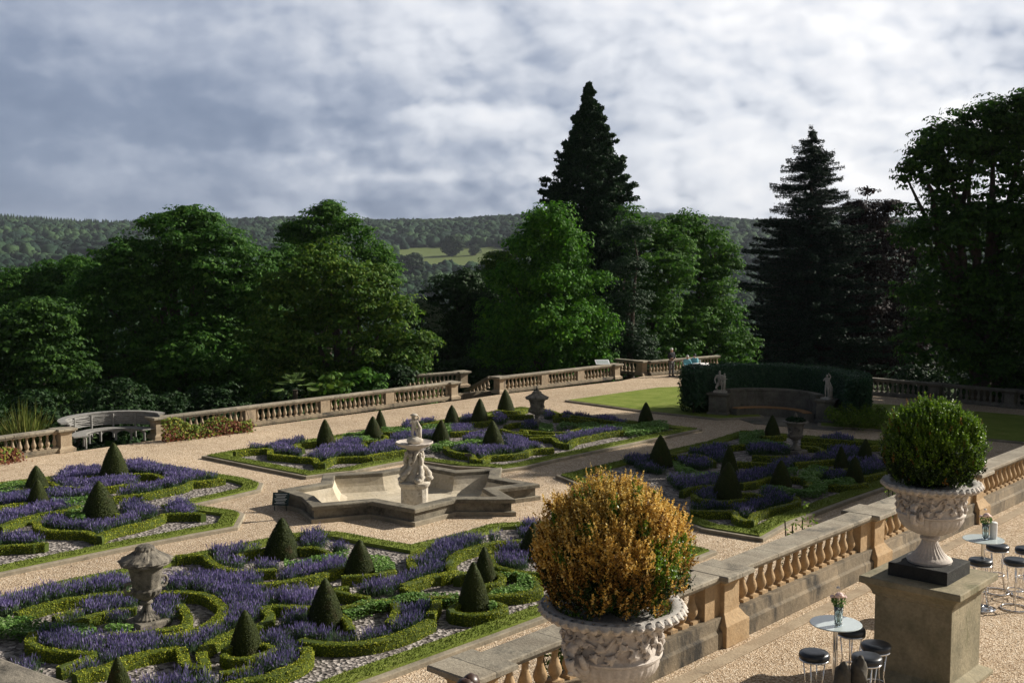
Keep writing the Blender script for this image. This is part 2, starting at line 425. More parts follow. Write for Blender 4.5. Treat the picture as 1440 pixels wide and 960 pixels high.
def catmull(pts, step=.15, closed=False):
    pts = [np.array(p, float) for p in pts]
    if len(pts) == 2 and not closed:
        n = max(2, int(np.linalg.norm(pts[1]-pts[0])/step)+1)
        return [pts[0]+(pts[1]-pts[0])*i/(n-1) for i in range(n)]
    n = len(pts); out = []
    for i in range(n if closed else n-1):
        if closed: p0, p1, p2, p3 = pts[i-1], pts[i], pts[(i+1) % n], pts[(i+2) % n]
        else: p0, p1, p2, p3 = pts[max(i-1, 0)], pts[i], pts[i+1], pts[min(i+2, n-1)]
        L = np.linalg.norm(p2-p1); k = max(1, int(L/step))
        for j in range(k):
            t = j/k
            out.append(.5*((2*p1)+(-p0+p2)*t+(2*p0-5*p1+4*p2-p3)*t*t+(-p0+3*p1-3*p2+p3)*t**3))
    if not closed: out.append(pts[-1])
    return out
# ------------------------------------------------------------------ parterre
# image crops: pixel origin and magnification; beds and planting are traced in image pixels
CROP = dict(B1=(0,760,4.8), B2=(200,760,4.8), B3=(400,720,4.8), B4=(600,720,5.645), A1=(0,620,5.33), A2=(180,620,5.335),
          C1=(280,560,6), C2=(500,560,6), C3=(720,540,5.333), D1=(860,580,6.857), D2=(1040,580,6), D3=(900,660,5.538))
def W(s, z=0.0):
    """'B1 x,y x,y B2 x,y' -> world points at level z"""
    out = []; cur = None
    for tok in s.split():
        if tok in CROP: cur = CROP[tok]
        elif tok == 'PX': cur = (0, 0, 1)
        else:
            x, y = map(float, tok.split(',')); out.append(G(cur[0]+x/cur[2], cur[1]+y/cur[2], z))
    return out
# ground sheets ------------------------------------------------------
FAR_EDGE = [(-70,12),(-60,22),(-16.9,42.3),(-14.4,45.2),(-2.4,57.6),(-.8,59.5),(6.3,65.8),(8.0,68.4),(12.5,70.4),(15.0,64.2),(24.56,54.3),(60,20),(60,0),(30,-30),(-60,-30)]
mb = MB().prism(FAR_EDGE, -.25, 0, side=True)
tag(obj('gravel_paths', mb, M['path']), kind='structure')
mb = MB().prism([(x*1.001+(0), y+.12) for x, y in FAR_EDGE], -7, -.26, side=True)
tag(obj('terrace_bank', mb, M['plinth']), kind='structure')
# near terrace
def L2(p, u, v): return (p[0]+UX[0]*u+VX[0]*v, p[1]+UX[1]*u+VX[1]*v)
NP = (3.42, 16.02)      # cap corner of the second pier
near_poly = [L2(NP, -4.9, .35), L2(NP, 60, .35), L2(NP, 60, -40), L2(NP, -40, -40), L2(NP, -40, -9), L2(NP, -4.9, -9)]
near_poly = [L2(NP, -30, .35), L2(NP, 60, .35), L2(NP, 60, -40), L2(NP, -30, -40)]
mb = MB().prism(near_poly, NT-.1, NT)
tag(obj('upper_terrace_gravel', mb, M['near_gravel']), kind='structure')
mb = MB().prism([L2(NP,-30.0,.36), L2(NP,60,.36), L2(NP,60,-40), L2(NP,-30,-40)], -.3, NT-.104)
tag(obj('upper_terrace_bank', mb, M['stone']), kind='structure')
# loose pebbles on the near gravel: real little stones
n = 16000
uu = rng.uniform(-3, 14, n); vv = rng.uniform(-7.5, -.75, n)
pc = np.stack([NP[0]+UX[0]*uu+VX[0]*vv, NP[1]+UX[1]*uu+VX[1]*vv, np.full(n, NT+.004)], 1)
tag(link('loose_pebbles', quads_mesh('pebbles', [(leaf_arrays(pc, unit(n)*.4+np.array([0,0,1.]), rng.uniform(.006,.014,n), .8), M['near_gravel'])])), kind='stuff')

# fallen leaves and crumbs blown over the walks
n = 5200; pts_ = np.column_stack([rng.uniform(-24, 22, n), rng.uniform(20, 64, n)]); pts_ = pts_[inpoly(pts_, FAR_EDGE)]; n = len(pts_)
tag(link('fallen_leaves', quads_mesh('fallen_leaves', [(leaf_arrays(np.column_stack([pts_, np.full(n, .012)]), unit(n)*.3+np.array([0,0,1.]), rng.uniform(.012,.035,n), .6), M['bark'])])), kind='stuff')
# beds ---------------------------------------------------------------
BEDS = {
 'A': W('PX -190,700 0,677 67,669 170,654 208,648 244,653 289,661 311,665 349,671 371,678 367,687 320,698 274,708 334,716 345,721 335,739 274,750 180,768 0,805 -190,846', .12),
 'B': W('PX -120,862 0,835 52,822 88,813 167,798 241,781 287,772 346,760 409,748 452,744 490,747 525,754 577,763 608,756 640,748 653,745 685,735 710,733 760,731 860,742 940,756 1009,773 766,867 696,893 513,959 330,1035 60,1130 -160,1060', .12),
 'C': W('PX 283,640 327,632 400,622 477,610 565,598 643,586 700,576 735,571 786,580 889,591 988,602 825,636 786,644 740,655 703,660 687,657 642,655 593,648 572,647 538,653 500,661 460,665 430,669 363,656', .12),
 'D': W('PX 781,667 870,646 945,630 990,620 1042,604 1127,611 1198,616 1237,619 1385,633 1253,682 1198,701 1160,715 1113,733 1073,756 1048,752 987,742 880,705', .12),
}
for k, poly in BEDS.items():
    outer, o1 = offset_poly(poly, .0); _, i1 = offset_poly(poly, .16); _, i2 = offset_poly(poly, .62)
    mb = MB().ringprism(outer, i1, -.02, .10)
    tag(obj('stone_kerb', mb, M['kerb'], bevel=.02), kind='structure')
    mb = MB().ringprism(i1, i2, .0, .135)
    g = tag(obj('grass_verge', mb, M['grass']), kind='structure')
    mb = MB().prism(_ and i2 or i2, .0, .045)
    tag(obj('grey_chippings', mb, M['chips']), kind='structure')
    # loose chippings in relief and turf blades
    xs = np.array([p[:2] for p in i2]); lo, hi = xs.min(0), xs.max(0)
    n = int((hi-lo).prod()*110); pts = rng.uniform(lo, hi, (n, 2)); dd = np.clip(pts[:, 1], 15, 60)
    pts = pts[inpoly(pts, [tuple(p[:2]) for p in i2])]; n = len(pts)
    C = np.column_stack([pts, np.full(n, .055)])
    tag(link('loose_chippings', quads_mesh('chips', [(leaf_arrays(C, unit(n)*.5+np.array([0,0,1.]), rng.uniform(.009,.024,n), .8), M['chips'])])), kind='stuff')
    seg = []; 
    for i in range(len(i1)):
        a, b = i1[i], i1[(i+1) % len(i1)]; c, d = i2[i], i2[(i+1) % len(i2)]
        m_ = int(np.linalg.norm(b-a)*.45*900)
        s_, t_ = rng.random((m_, 1)), rng.random((m_, 1))
        seg.append((a*(1-s_)+b*s_)*(1-t_)+(c*(1-s_)+d*s_)*t_)
    q = np.concatenate(seg); n = len(q); B_ = np.column_stack([q, np.full(n, .125)])
    T_ = B_+np.column_stack([rng.normal(0, .02, (n, 2)), rng.uniform(.03, .06, n)])
    tag(link('verge_grass_blades', quads_mesh('blades', [(blade_arrays(B_, T_, .016), M['grass'])])), kind='stuff')

# lawns --------------------------------------------------------------
for nm, s in (('lawn', 'PX 794,562 924,544 1010,541 1075,585 1010,588 905,577'), ('lawn', 'PX 1150,563 1203,565 1256,568 1440,583 1560,593 1560,640 1440,621 1384,616 1232,603 1150,598')):
    poly = W(s, .1); outer, i1 = offset_poly(poly, .14)
    tag(obj('lawn_kerb', MB().ringprism(outer, i1, -.02, .08), M['kerb']), kind='structure')
    tag(obj('lawn', MB().prism(i1, 0, .10), M['grass']), kind='structure')
tag(obj('paving_slab', MB().prism(W('PX 1035,588 1068,581 1172,585 1205,600 1172,606 1060,596'), .0, .03), M['shade_stone']), kind='structure')

# hedges -------------------------------------------------------------
HH = .24
CURV = 'low clipped box hedge '
HPTS = []; CONES = []
def hedge(s, label, bed, w=.20, h=HH, closed=False):
    w = w*.72; pts = [p[:2] for p in W(s, h)]
    path = catmull(pts, .16, closed); n = len(path)
    path = [p+rng.normal(0, .006, 2) for p in path]; HPTS.extend((float(p[0]), float(p[1])) for p in path)
    prof0 = [(-.5*w*1.02, 0), (-.54*w, h*.5), (-.47*w, h*.9), (-.3*w, h*1.0), (.3*w, h*1.0), (.47*w, h*.9), (.54*w, h*.5), (.5*w*1.02, 0)]
    c0 = np.mean(path, axis=0)
    mb = MB().sweep([(p[0]-c0[0], p[1]-c0[1], .03+rng.normal(0,.006)) for p in path], prof0, closed)
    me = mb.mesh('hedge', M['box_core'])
    P2 = np.array(path); d = np.diff(P2, axis=0); L = np.linalg.norm(d, axis=1); tot = L.sum()
    dist = max(16, c0[1]); dens = 2000*min(1, (22/dist)**1.3)
    N = int(tot*(2*h+w)*dens); cum = np.concatenate([[0], np.cumsum(L)])
    t = rng.uniform(0, tot, N); k = np.clip(np.searchsorted(cum, t)-1, 0, len(L)-1); f = (t-cum[k])/L[k]
    base = P2[k]+d[k]*f[:, None]; tt = d[k]/L[k][:, None]; nn = np.column_stack([tt[:, 1], -tt[:, 0]])
    q = rng.uniform(0, 2*h+w, N); side = np.where(q < h, -1, np.where(q > h+w, 1, 0))
    off = np.where(side == 0, (q-h-w/2), side*w*.53); up = np.where(side == -1, q, np.where(side == 1, 2*h+w-q, h))
    Cc = np.column_stack([base+nn*off[:, None]-c0, up+.03])
    Nn = np.column_stack([nn*side[:, None], (side == 0).astype(float)])+unit(N)*.75
    sz = np.clip(.017*(dist/22)**.8, .017, .034)
    add_leaves(me, [(leaf_arrays(Cc+unit(N)*.008, Nn, rng.uniform(.7, 1.3, N)*sz, .6), M['box_hedge'])])
    o = link('box_hedge', me, loc=(c0[0], c0[1], 0))
    return tag(o, label, 'hedge', 'low box hedges of the parterre')
LWR = 'lower left bed'; 
hedge('B1 110,495 250,450 400,410 550,385 700,362 840,355 B2 150,352 300,352 420,368 500,410 545,460 520,510 460,560 370,600 250,632 140,648', 'low box hedge sweeping in a wide oval round the large lidded stone urn', 'B', .26)
hedge('B1 480,555 600,515 720,485 850,465 920,462', 'short low box hedge in lavender just left of the lidded urn foot', 'B')
hedge('B2 255,435 295,490 308,540 270,580 150,603 0,622 B1 860,628 740,637', 'inner low box hedge hooked closely round the foot of the lidded urn', 'B', .24)
hedge('B1 360,520 440,490 550,470', 'tiny box hedge piece left of the lidded urn between lavender clumps', 'B', .16)
hedge('B1 225,625 200,680 260,725 350,745 500,758 640,765', 'low box hedge hook round blue lavender in the lower left corner', 'B', .24)
hedge('B1 640,770 520,820 400,865', 'straight low box hedge end pointing at the lower left parapet', 'B', .2)
hedge('B1 500,910 600,880 700,860 850,800 1000,760 1150,735 B2 255,728 280,780 290,830 345,856 400,862 432,842', 'long low box hedge running left behind the small cone at the bottom edge', 'B', .26)
hedge('B2 432,842 400,790 420,730 500,670 600,630 700,590 790,575 850,545 862,500 825,462 870,443 1000,450 1150,455 B3 190,640', 'long S shaped box hedge passing behind the cone nearest the camera', 'B', .26)
hedge('B2 545,770 600,805 700,800 800,772 885,745 860,715 760,700 620,710 548,745', 'small round box hedge collar under the cone nearest the camera', 'B', .18)
hedge('B2 520,900 600,885 700,865 740,855', 'short box hedge in front of the nearest cone collar', 'B')
hedge('B2 500,1010 640,960 800,930 950,880 1080,820 1122,760 1100,722', 'outer curved box hedge enclosing the lavender around the nearest cone', 'B', .28)
hedge('B2 230,110 330,100 420,105 470,150 550,190 650,205 800,205 900,197', 'wavy box hedge right behind the lidded urn, along the path side', 'B', .24)
hedge('B2 640,105 700,80 780,65 850,58 PX 400,769 422,771 440,770 452,774 466,781', 'box hedge arc behind the tall cone nearest the fountain sign', 'B', .2)
hedge('B2 740,298 850,295 1000,272 1150,245 B3 250,420 330,395 405,378', 'long gently curved box hedge between two lavender bands behind the middle cone', 'B', .24)
hedge('B3 385,440 450,435 560,430 650,420 745,392', 'box hedge along the front of the cone beside pale green bedding', 'B', .22)
hedge('B3 430,508 330,527 420,555 500,570 575,578', 'V shaped box hedge below the middle cone of the lower bed', 'B', .22)
hedge('B3 945,245 870,290 852,340 880,388', 'short curved box hedge near the inner grass corner of the lower bed', 'B', .24)
hedge('B3 800,500 900,465 1000,435 1150,408 B4 100,510 225,485 210,460 182,420 200,370 260,325 350,295 430,270 550,245 700,232 800,232', 'long hooked box hedge right of the central lavender band', 'B', .27)
hedge('B3 800,512 850,535 910,548', 'small slanting box hedge tip ending at the pale green bedding band', 'B', .18)
hedge('B4 515,320 508,380 540,430 620,455 700,470 800,480 900,487 980,500', 'box hedge curving round lavender left of the brown ball bush', 'B', .24)
hedge('B4 235,525 300,492 420,470 540,480 602,525 560,560 450,585', 'box hedge collar under the rear cone of the overlapping pair', 'B', .22)
hedge('B4 480,668 650,660 800,640 880,618 885,580 850,530 760,492 640,478', 'box hedge rounding off the pale green bedding at the bed end', 'B', .26)
hedge('B4 188,775 235,738 320,722 405,715 500,720 585,735 615,762 560,790 450,812 300,818 210,800', 'complete ring of box hedge around the foremost cone by the gravel walk', 'B', .24, .25, True)
hedge('B3 735,615 752,660 735,710 700,748', 'short box hedge leg left of the lavender patch at lower centre', 'B', .2)
hedge('B3 1030,600 1015,650 985,692', 'short box hedge leg right of the lavender patch at lower centre', 'B', .24)
hedge('B3 100,865 200,885 350,895 500,890 650,865 800,820 900,780 995,732', 'long outer box hedge bowing along the gravel at lower centre', 'B', .3)
hedge('B3 390,698 432,750 455,800', 'short box hedge right of the cone in lavender at lower centre', 'B', .2)
hedge('B3 380,650 500,625 600,610 800,590 1000,580 1150,575 B4 250,672', 'straight box hedge edging the pale green bedding band', 'B', .2, .25)
# bed A
hedge('A1 380,310 430,340 540,350 650,355 720,355 800,350 900,338 990,325', 'box hedge along the front of the tallest cone at far left', 'A')
hedge('A1 590,280 680,268 750,262 A2 100,250 200,255 272,287', 'box hedge arc just behind the tallest cone at far left', 'A')
hedge('A1 830,430 1010,405 A2 100,405 200,385 300,365 400,345 460,320 490,303 500,310 620,298 722,280', 'long box hedge bounding the left lavender bed toward the fountain', 'A', .24)
hedge('A1 -150,520 0,495 100,478 200,465', 'box hedge between lavender rows at the left edge of frame', 'A')
hedge('A1 0,650 60,620 150,590 300,550 400,535 500,520 580,490', 'slanting box hedge through the middle of the left bed', 'A', .24)
hedge('A1 270,610 290,650 350,672 500,680 640,685 710,710 750,718 790,690 850,670 930,650 1013,630 A2 100,620 200,590 262,560 275,552 400,548 500,545 568,555', 'long box hedge with a pointed kink edging the front of the left bed', 'A', .26)
hedge('A1 -150,810 0,795 100,785 250,780 310,770 348,772', 'box hedge end nearest the walk at the left edge of frame', 'A', .26)
hedge('A1 105,372 190,358 380,350 432,358', 'box hedge behind the pair of small cones at far left', 'A')
hedge('A1 820,582 893,575 880,545', 'small box hedge hook at the right foot of the broad left cone', 'A', .18)
# bed C
hedge('C1 300,455 400,440 580,428 602,450 605,475 700,485 850,500 970,510 1000,548 1050,548 1110,515 1150,505 1300,498 1440,495 C2 120,485 250,465 425,440', 'long stepped box hedge along the front of the far centre bed', 'C', .26)
hedge('C1 1300,400 1395,405 1380,375', 'small box hedge hook beside lavender behind the fountain basin', 'C', .2)
hedge('C1 990,370 850,385 800,410 880,425', 'box hedge arc left of the leftmost cone in the far bed', 'C', .22)
hedge('C2 760,412 800,445 900,470 980,480 1000,512 1060,522 1120,492 1200,485 1330,475 1440,455 C3 120,500 180,490 312,485', 'stepped box hedge right of the fountain figure in the far bed', 'C', .26)
hedge('C2 60,362 150,366 240,350 262,328 230,315', 'box hedge collar of the cone left of the fountain figure', 'C', .22)
hedge('C2 240,290 350,292 460,290', 'short straight box hedge directly behind the fountain figure', 'C', .2)
hedge('C2 560,220 690,205', 'short box hedge on the far side near the balustrade steps', 'C', .2)
hedge('C2 800,290 900,285 1000,280 1100,285', 'straight box hedge behind the tall cone in front of the far lidded urn', 'C', .2)
hedge('C2 975,205 1060,208 1145,190', 'box hedge collar of the second farthest cone', 'C', .24)
hedge('C2 1120,150 1200,158', 'tiny box hedge left of the farthest cone', 'C', .2)
hedge('C2 1180,102 1290,112 1380,112 1440,90', 'box hedge in front of the farthest cone', 'C', .2)
hedge('C2 1260,145 1440,145 C3 160,235', 'straight box hedge left of the far lidded urn', 'C', .2)
hedge('C2 1230,262 1320,285 1440,292 C3 100,350 200,362', 'box hedge curve at the left front of the far lidded urn', 'C', .2)
hedge('C2 1260,240 1330,215 1440,210', 'box hedge arc behind lavender left of the far urn', 'C', .2)
hedge('C3 240,190 300,205 340,225 320,245', 'box hedge hook right behind the far lidded urn', 'C', .2)
hedge('C3 310,255 450,260 600,280', 'straight box hedge right of the far lidded urn', 'C', .2)
hedge('C3 345,225 450,240 600,260 740,280 860,300', 'long box hedge along the lawn side of the far bed', 'C', .2)
hedge('C3 60,345 150,355 300,365 420,360 530,328', 'box hedge arc in front of the far lidded urn', 'C', .2)
hedge('C3 0,370 100,383 250,388 400,380', 'second box hedge row in front of the far lidded urn', 'C', .2)
hedge('C3 140,405 300,405 340,435 420,452 470,420 600,390 730,365 862,350', 'box hedge with a pointed kink edging the far bed along the walk', 'C', .26)
# bed D
hedge('D3 320,175 400,145 500,132 580,128', 'box hedge arc left of the big shaded cone', 'D')
hedge('D3 790,115 900,100 1000,70 D2 120,595 200,570 272,545', 'box hedge arc behind the big shaded cone', 'D')
hedge('D3 415,198 450,230 520,242 650,252 820,235', 'box hedge collar in front of the big shaded cone', 'D', .2)
hedge('D3 790,190 880,190 960,215', 'short box hedge right behind the big shaded cone', 'D', .2)
hedge('D3 390,325 500,328 620,330 732,330 745,365 800,397 862,397 900,350 1000,315 1100,290 1200,265 1228,240 1200,215', 'long kinked box hedge at the near corner of the shaded bed', 'D', .27)
hedge('D3 1170,60 1260,70 1320,110 1290,133', 'box hedge hook right of the cone ringed with green bedding', 'D', .22)
hedge('D1 570,410 700,415 800,410 900,430 990,482', 'box hedge curve behind the cone beside the brown ball bush', 'D', .22)
hedge('D1 1150,325 1280,310', 'short box hedge near the far walk of the shaded bed', 'D', .2)
hedge('D1 1210,480 1440,490 D2 150,425 310,440', 'straight box hedge across the middle of the shaded bed', 'D', .2)
hedge('D1 560,605 700,610', 'short box hedge hidden beside the brown ball bush', 'D', .2)
hedge('D2 460,430 600,420 750,405 820,400', 'box hedge leading right to the cone under the green ball bush', 'D', .22)
hedge('D2 110,365 280,375 400,370', 'box hedge in front of lavender left of the planted urn', 'D', .2)
hedge('D2 740,472 820,487 925,480', 'box hedge collar under the left cone of the shaded trio', 'D', .2)
hedge('D2 1030,548 1130,530 1220,510 1290,488', 'box hedge at the right end of the shaded bed', 'D', .24)
hedge('D2 750,612 900,622 1000,612 1072,600', 'box hedge edging green bedding under the front cone of the shaded trio', 'D', .22)
hedge('D2 520,215 700,225 900,240 1160,265', 'long straight box hedge on the exedra side of the shaded bed', 'D', .2)
hedge('D2 520,255 700,265 860,285 1000,290 1180,280', 'second long box hedge on the exedra side of the shaded bed', 'D', .2)
hedge('D2 520,285 650,295 700,320 722,345', 'box hedge hook right of the planted urn foot', 'D', .2)
hedge('D2 1200,390 1330,440', 'short box hedge half hidden by the green ball bush', 'D', .2)
hedge('D2 180,195 230,207 385,195', 'box hedge under the farthest shaded cone', 'D', .2)

# green bedding (nobody could count the plants) -----------------------
def sheet(polys, z, dens):
    out = []
    for s in polys:
        pl = [p[:2] for p in W(s, z)]; a = np.array(pl); lo, hi = a.min(0), a.max(0)
        n = int((hi-lo).prod()*dens*min(1, (24/max(18, a[:, 1].mean()))**1.2)); pts = rng.uniform(lo, hi, (n, 2))
        out.append(pts[inpoly(pts, [tuple(p) for p in pl])])
    return np.concatenate(out)
GREEN = {
 'B': ['B1 0,510 100,500 240,540 400,560 640,570 655,600 560,630 380,610 230,615 100,615 0,605 -60,600 -60,520', 'B1 700,590 760,560 900,575 880,600 760,612 690,612', 'B3 570,290 700,300 745,340 740,390 620,410 600,350', 'B3 0,310 140,320 280,290 440,265 430,300 320,320 150,360 0,360',
       'B3 375,650 500,605 600,585 800,562 1000,542 1150,540 B4 0,660 250,640 250,690 0,690 B3 1150,590 900,600 700,620 560,650 430,690', 'B4 470,655 540,620 640,600 720,560 720,500 760,490 850,535 870,585 800,625 650,648 500,660', 'B4 490,700 540,720 560,760 500,780', 'B4 540,480 640,475 740,485 640,500 560,490'],
 'A': ['A1 -150,330 0,320 100,305 205,305 200,350 110,368 0,390 -150,400', 'A1 380,430 500,420 690,425 650,470 560,480 400,450', 'A1 490,545 560,510 640,500 640,580 520,580', 'A1 370,345 420,350 430,375 380,380'],
 'C': ['C3 320,320 380,290 550,290 700,300 900,300 950,290 1060,275 1160,280 1182,310 1170,330 1000,362 880,362 700,325 550,350 450,305', 'C3 210,290 300,290 312,340 200,342', 'C2 220,240 460,250 460,285 240,285', 'C2 590,400 750,360 1080,355 1080,385 760,405 700,420', 'C2 750,220 820,215 820,270 780,280', 'C2 0,290 100,275 80,330 200,350 60,350 0,330', 'C1 1200,310 1420,285 1440,330 1240,330', 'C2 560,240 690,215 690,260 560,270'],
 'D': ['D2 0,160 200,150 212,190 60,222 250,225 420,270 420,298 240,255 0,250', 'D2 500,500 620,450 740,445 740,480 690,530 640,560 740,600 742,650 600,682 400,672 160,635 250,605 400,640 580,640 600,600 500,550', 'D2 700,560 950,560 1000,602 760,612', 'D1 590,475 700,500 820,570 1040,580 1040,608 800,622 680,590 620,540', 'D2 400,470 480,450 490,490 420,500'],
}
for k, polys in GREEN.items():
    pts = sheet(polys, .26, 2000); n = len(pts); dist = pts[:, 1].mean()
    C = np.column_stack([pts, np.zeros(n)]); hump = .29+.05*np.sin(pts[:, 0]*5.1)*np.sin(pts[:, 1]*4.3)
    C[:, 2] = hump*(1-.75*rng.random(n)**2.2)
    V = leaf_arrays(C, unit(n)*.7+np.array([0,0,1.]), rng.uniform(.025, .05, n)*(1.25 if dist > 35 else 1), .6)
    tag(link('green_bedding', quads_mesh('bedding', [(V, M['bedding'])])), kind='stuff')

# topiary cones -------------------------------------------------------
def cone_mesh(rad, h, seed):
    rs = np.random.default_rng(seed)
    ph = rs.uniform(0, 6.28, 4)
    prof = [(rad*.90, 0), (rad*1.0, h*.04), (rad*.965, h*.14), (rad*.86, h*.30), (rad*.71, h*.48), (rad*.53, h*.66), (rad*.34, h*.82), (rad*.17, h*.94), (rad*.05, h*.995)]
    wob = lambda a, z, j: 1+.02*math.sin(3*a+ph[0]+z*4)+.015*math.sin(7*a+ph[1]-z*9)
    me = MB().lathe([(r*.955, z) for r, z in prof], 28, wob=wob).mesh('cone', M['yew'], True)
    N = 9000; z = h*(1-np.sqrt(rng.random(N))); z = np.clip(z, 0, h*.995)
    rr = np.interp(z, [p[1] for p in prof], [p[0] for p in prof]); a = rng.uniform(0, 2*PI, N)
    rr = rr*(1+.02*np.sin(3*a+ph[0]+z*4)+.015*np.sin(7*a+ph[1]-z*9))
    C = np.column_stack([rr*np.cos(a), rr*np.sin(a), z])+rng.normal(0, .006, (N, 3))
    Nn = np.column_stack([np.cos(a), np.sin(a), np.full(N, rad/h)])+unit(N)*.55
    add_leaves(me, [(leaf_arrays(C, Nn, rng.uniform(.012, .024, N), .5), M['yew'])])
    return me
CM = [cone_mesh(.5, 1.0, i) for i in range(4)]
def cone(ap, bs, wpx, label, hid=0):
    # ap apex, bs visible base centre (its near rim), wpx width
    zb = .12 if not hid else .12
    f = G(bs[0], bs[1], zb+hid); D0 = f[1]; rad = wpx*D0/1600/2
    cy = D0+rad*.75; top = ZAT(ap[1], cy); c = P(bs[0], bs[1], cy)
    o = link('topiary_cone', CM[random.randrange(4)], loc=(c[0], cy, zb-.07), rz=random.uniform(0, 6))
    CONES.append((c[0], cy, rad))
    o.scale = (rad*2*1.06*random.uniform(.95,1.06), rad*2*1.06*random.uniform(.95,1.06), (top-zb+.07))
    o.rotation_euler = (R(random.uniform(-2.2,2.2)), R(random.uniform(-2.2,2.2)), random.uniform(0,6))
    return tag(o, label, 'topiary', 'clipped yew cones of the parterre')
cone((396,728),(396,783),48,'tall dark yew cone at the far side of the lower bed, left of the rest')
cone((503,758),(505,810),45,'yew cone with pale green bedding on its right side')
cone((455,813),(458,882),51,'yew cone standing in lavender at lower centre, left of the hooked hedges')
cone((345,856),(347,920),47,'yew cone nearest the camera inside a small hedge collar')
cone((165,922),(168,990),42,'small yew cone cut by the bottom edge of the photo')
cone((678,768),(682,820),33,'rear yew cone of the overlapping pair left of the brown ball bush')
cone((665.5,789),(666,861),46,'front yew cone of the overlapping pair, inside a full hedge ring')
cone((752,734),(750,784),42,'yew cone half hidden behind the brown ball bush')
cone((53,654),(52,692),35,'rear small yew cone of the pair at the far left')
cone((54.8,673.5),(53.5,712),30,'front small yew cone of the pair at the far left')
cone((160,622),(161,676),41,'broad yew cone in front of the curved bench')
cone((140,676),(141.6,731),49,'widest yew cone, at the front of the left bed')
cone((459,589),(458,627),27,'leftmost yew cone of the far centre bed')
cone((524.7,584.7),(525,617),26,'yew cone left of the fountain figure, ringed by hedge')
cone((533.8,575.8),(535,600),15,'slim yew cone peeping out behind the one left of the fountain figure')
cone((635,569),(636,596),22,'yew cone right behind the small cone beside the fountain figure')
cone((618.7,590),(619.7,619),24,'small yew cone just right of the fountain bowl')
cone((675,560),(674.7,594),23,'yew cone in front of the stair gap in the balustrade')
cone((711.7,547),(711.7,579),24,'farthest yew cone, left of the far lidded urn')
cone((693.7,591),(694,630),32,'largest yew cone of the far bed, in front of the stair gap cone')
cone((908,565),(908.4,596),22,'lone yew cone at the lawn end of the far bed')
cone((929.6,611),(929,655),32,'yew cone rising behind the top of the brown ball bush')
cone((1025.5,626.7),(1026,667),25,'shaded yew cone just behind the big one of the right bed')
cone((1022,648.5),(1022.8,702),41,'big shaded yew cone at the near end of the right bed')
cone((1085,583),(1085.8,613),21,'shaded yew cone left of the planted urn')
cone((1098,646),(1098,683),28,'shaded yew cone ringed by bright green bedding')
cone((1184,626.7),(1183,658),20,'left cone of the shaded trio beside the green ball bush')
cone((1217,616),(1216,648),21,'rear right cone of the shaded trio beside the green ball bush')
cone((1200,641),(1201.7,678),27,'front cone of the shaded trio beside the green ball bush')

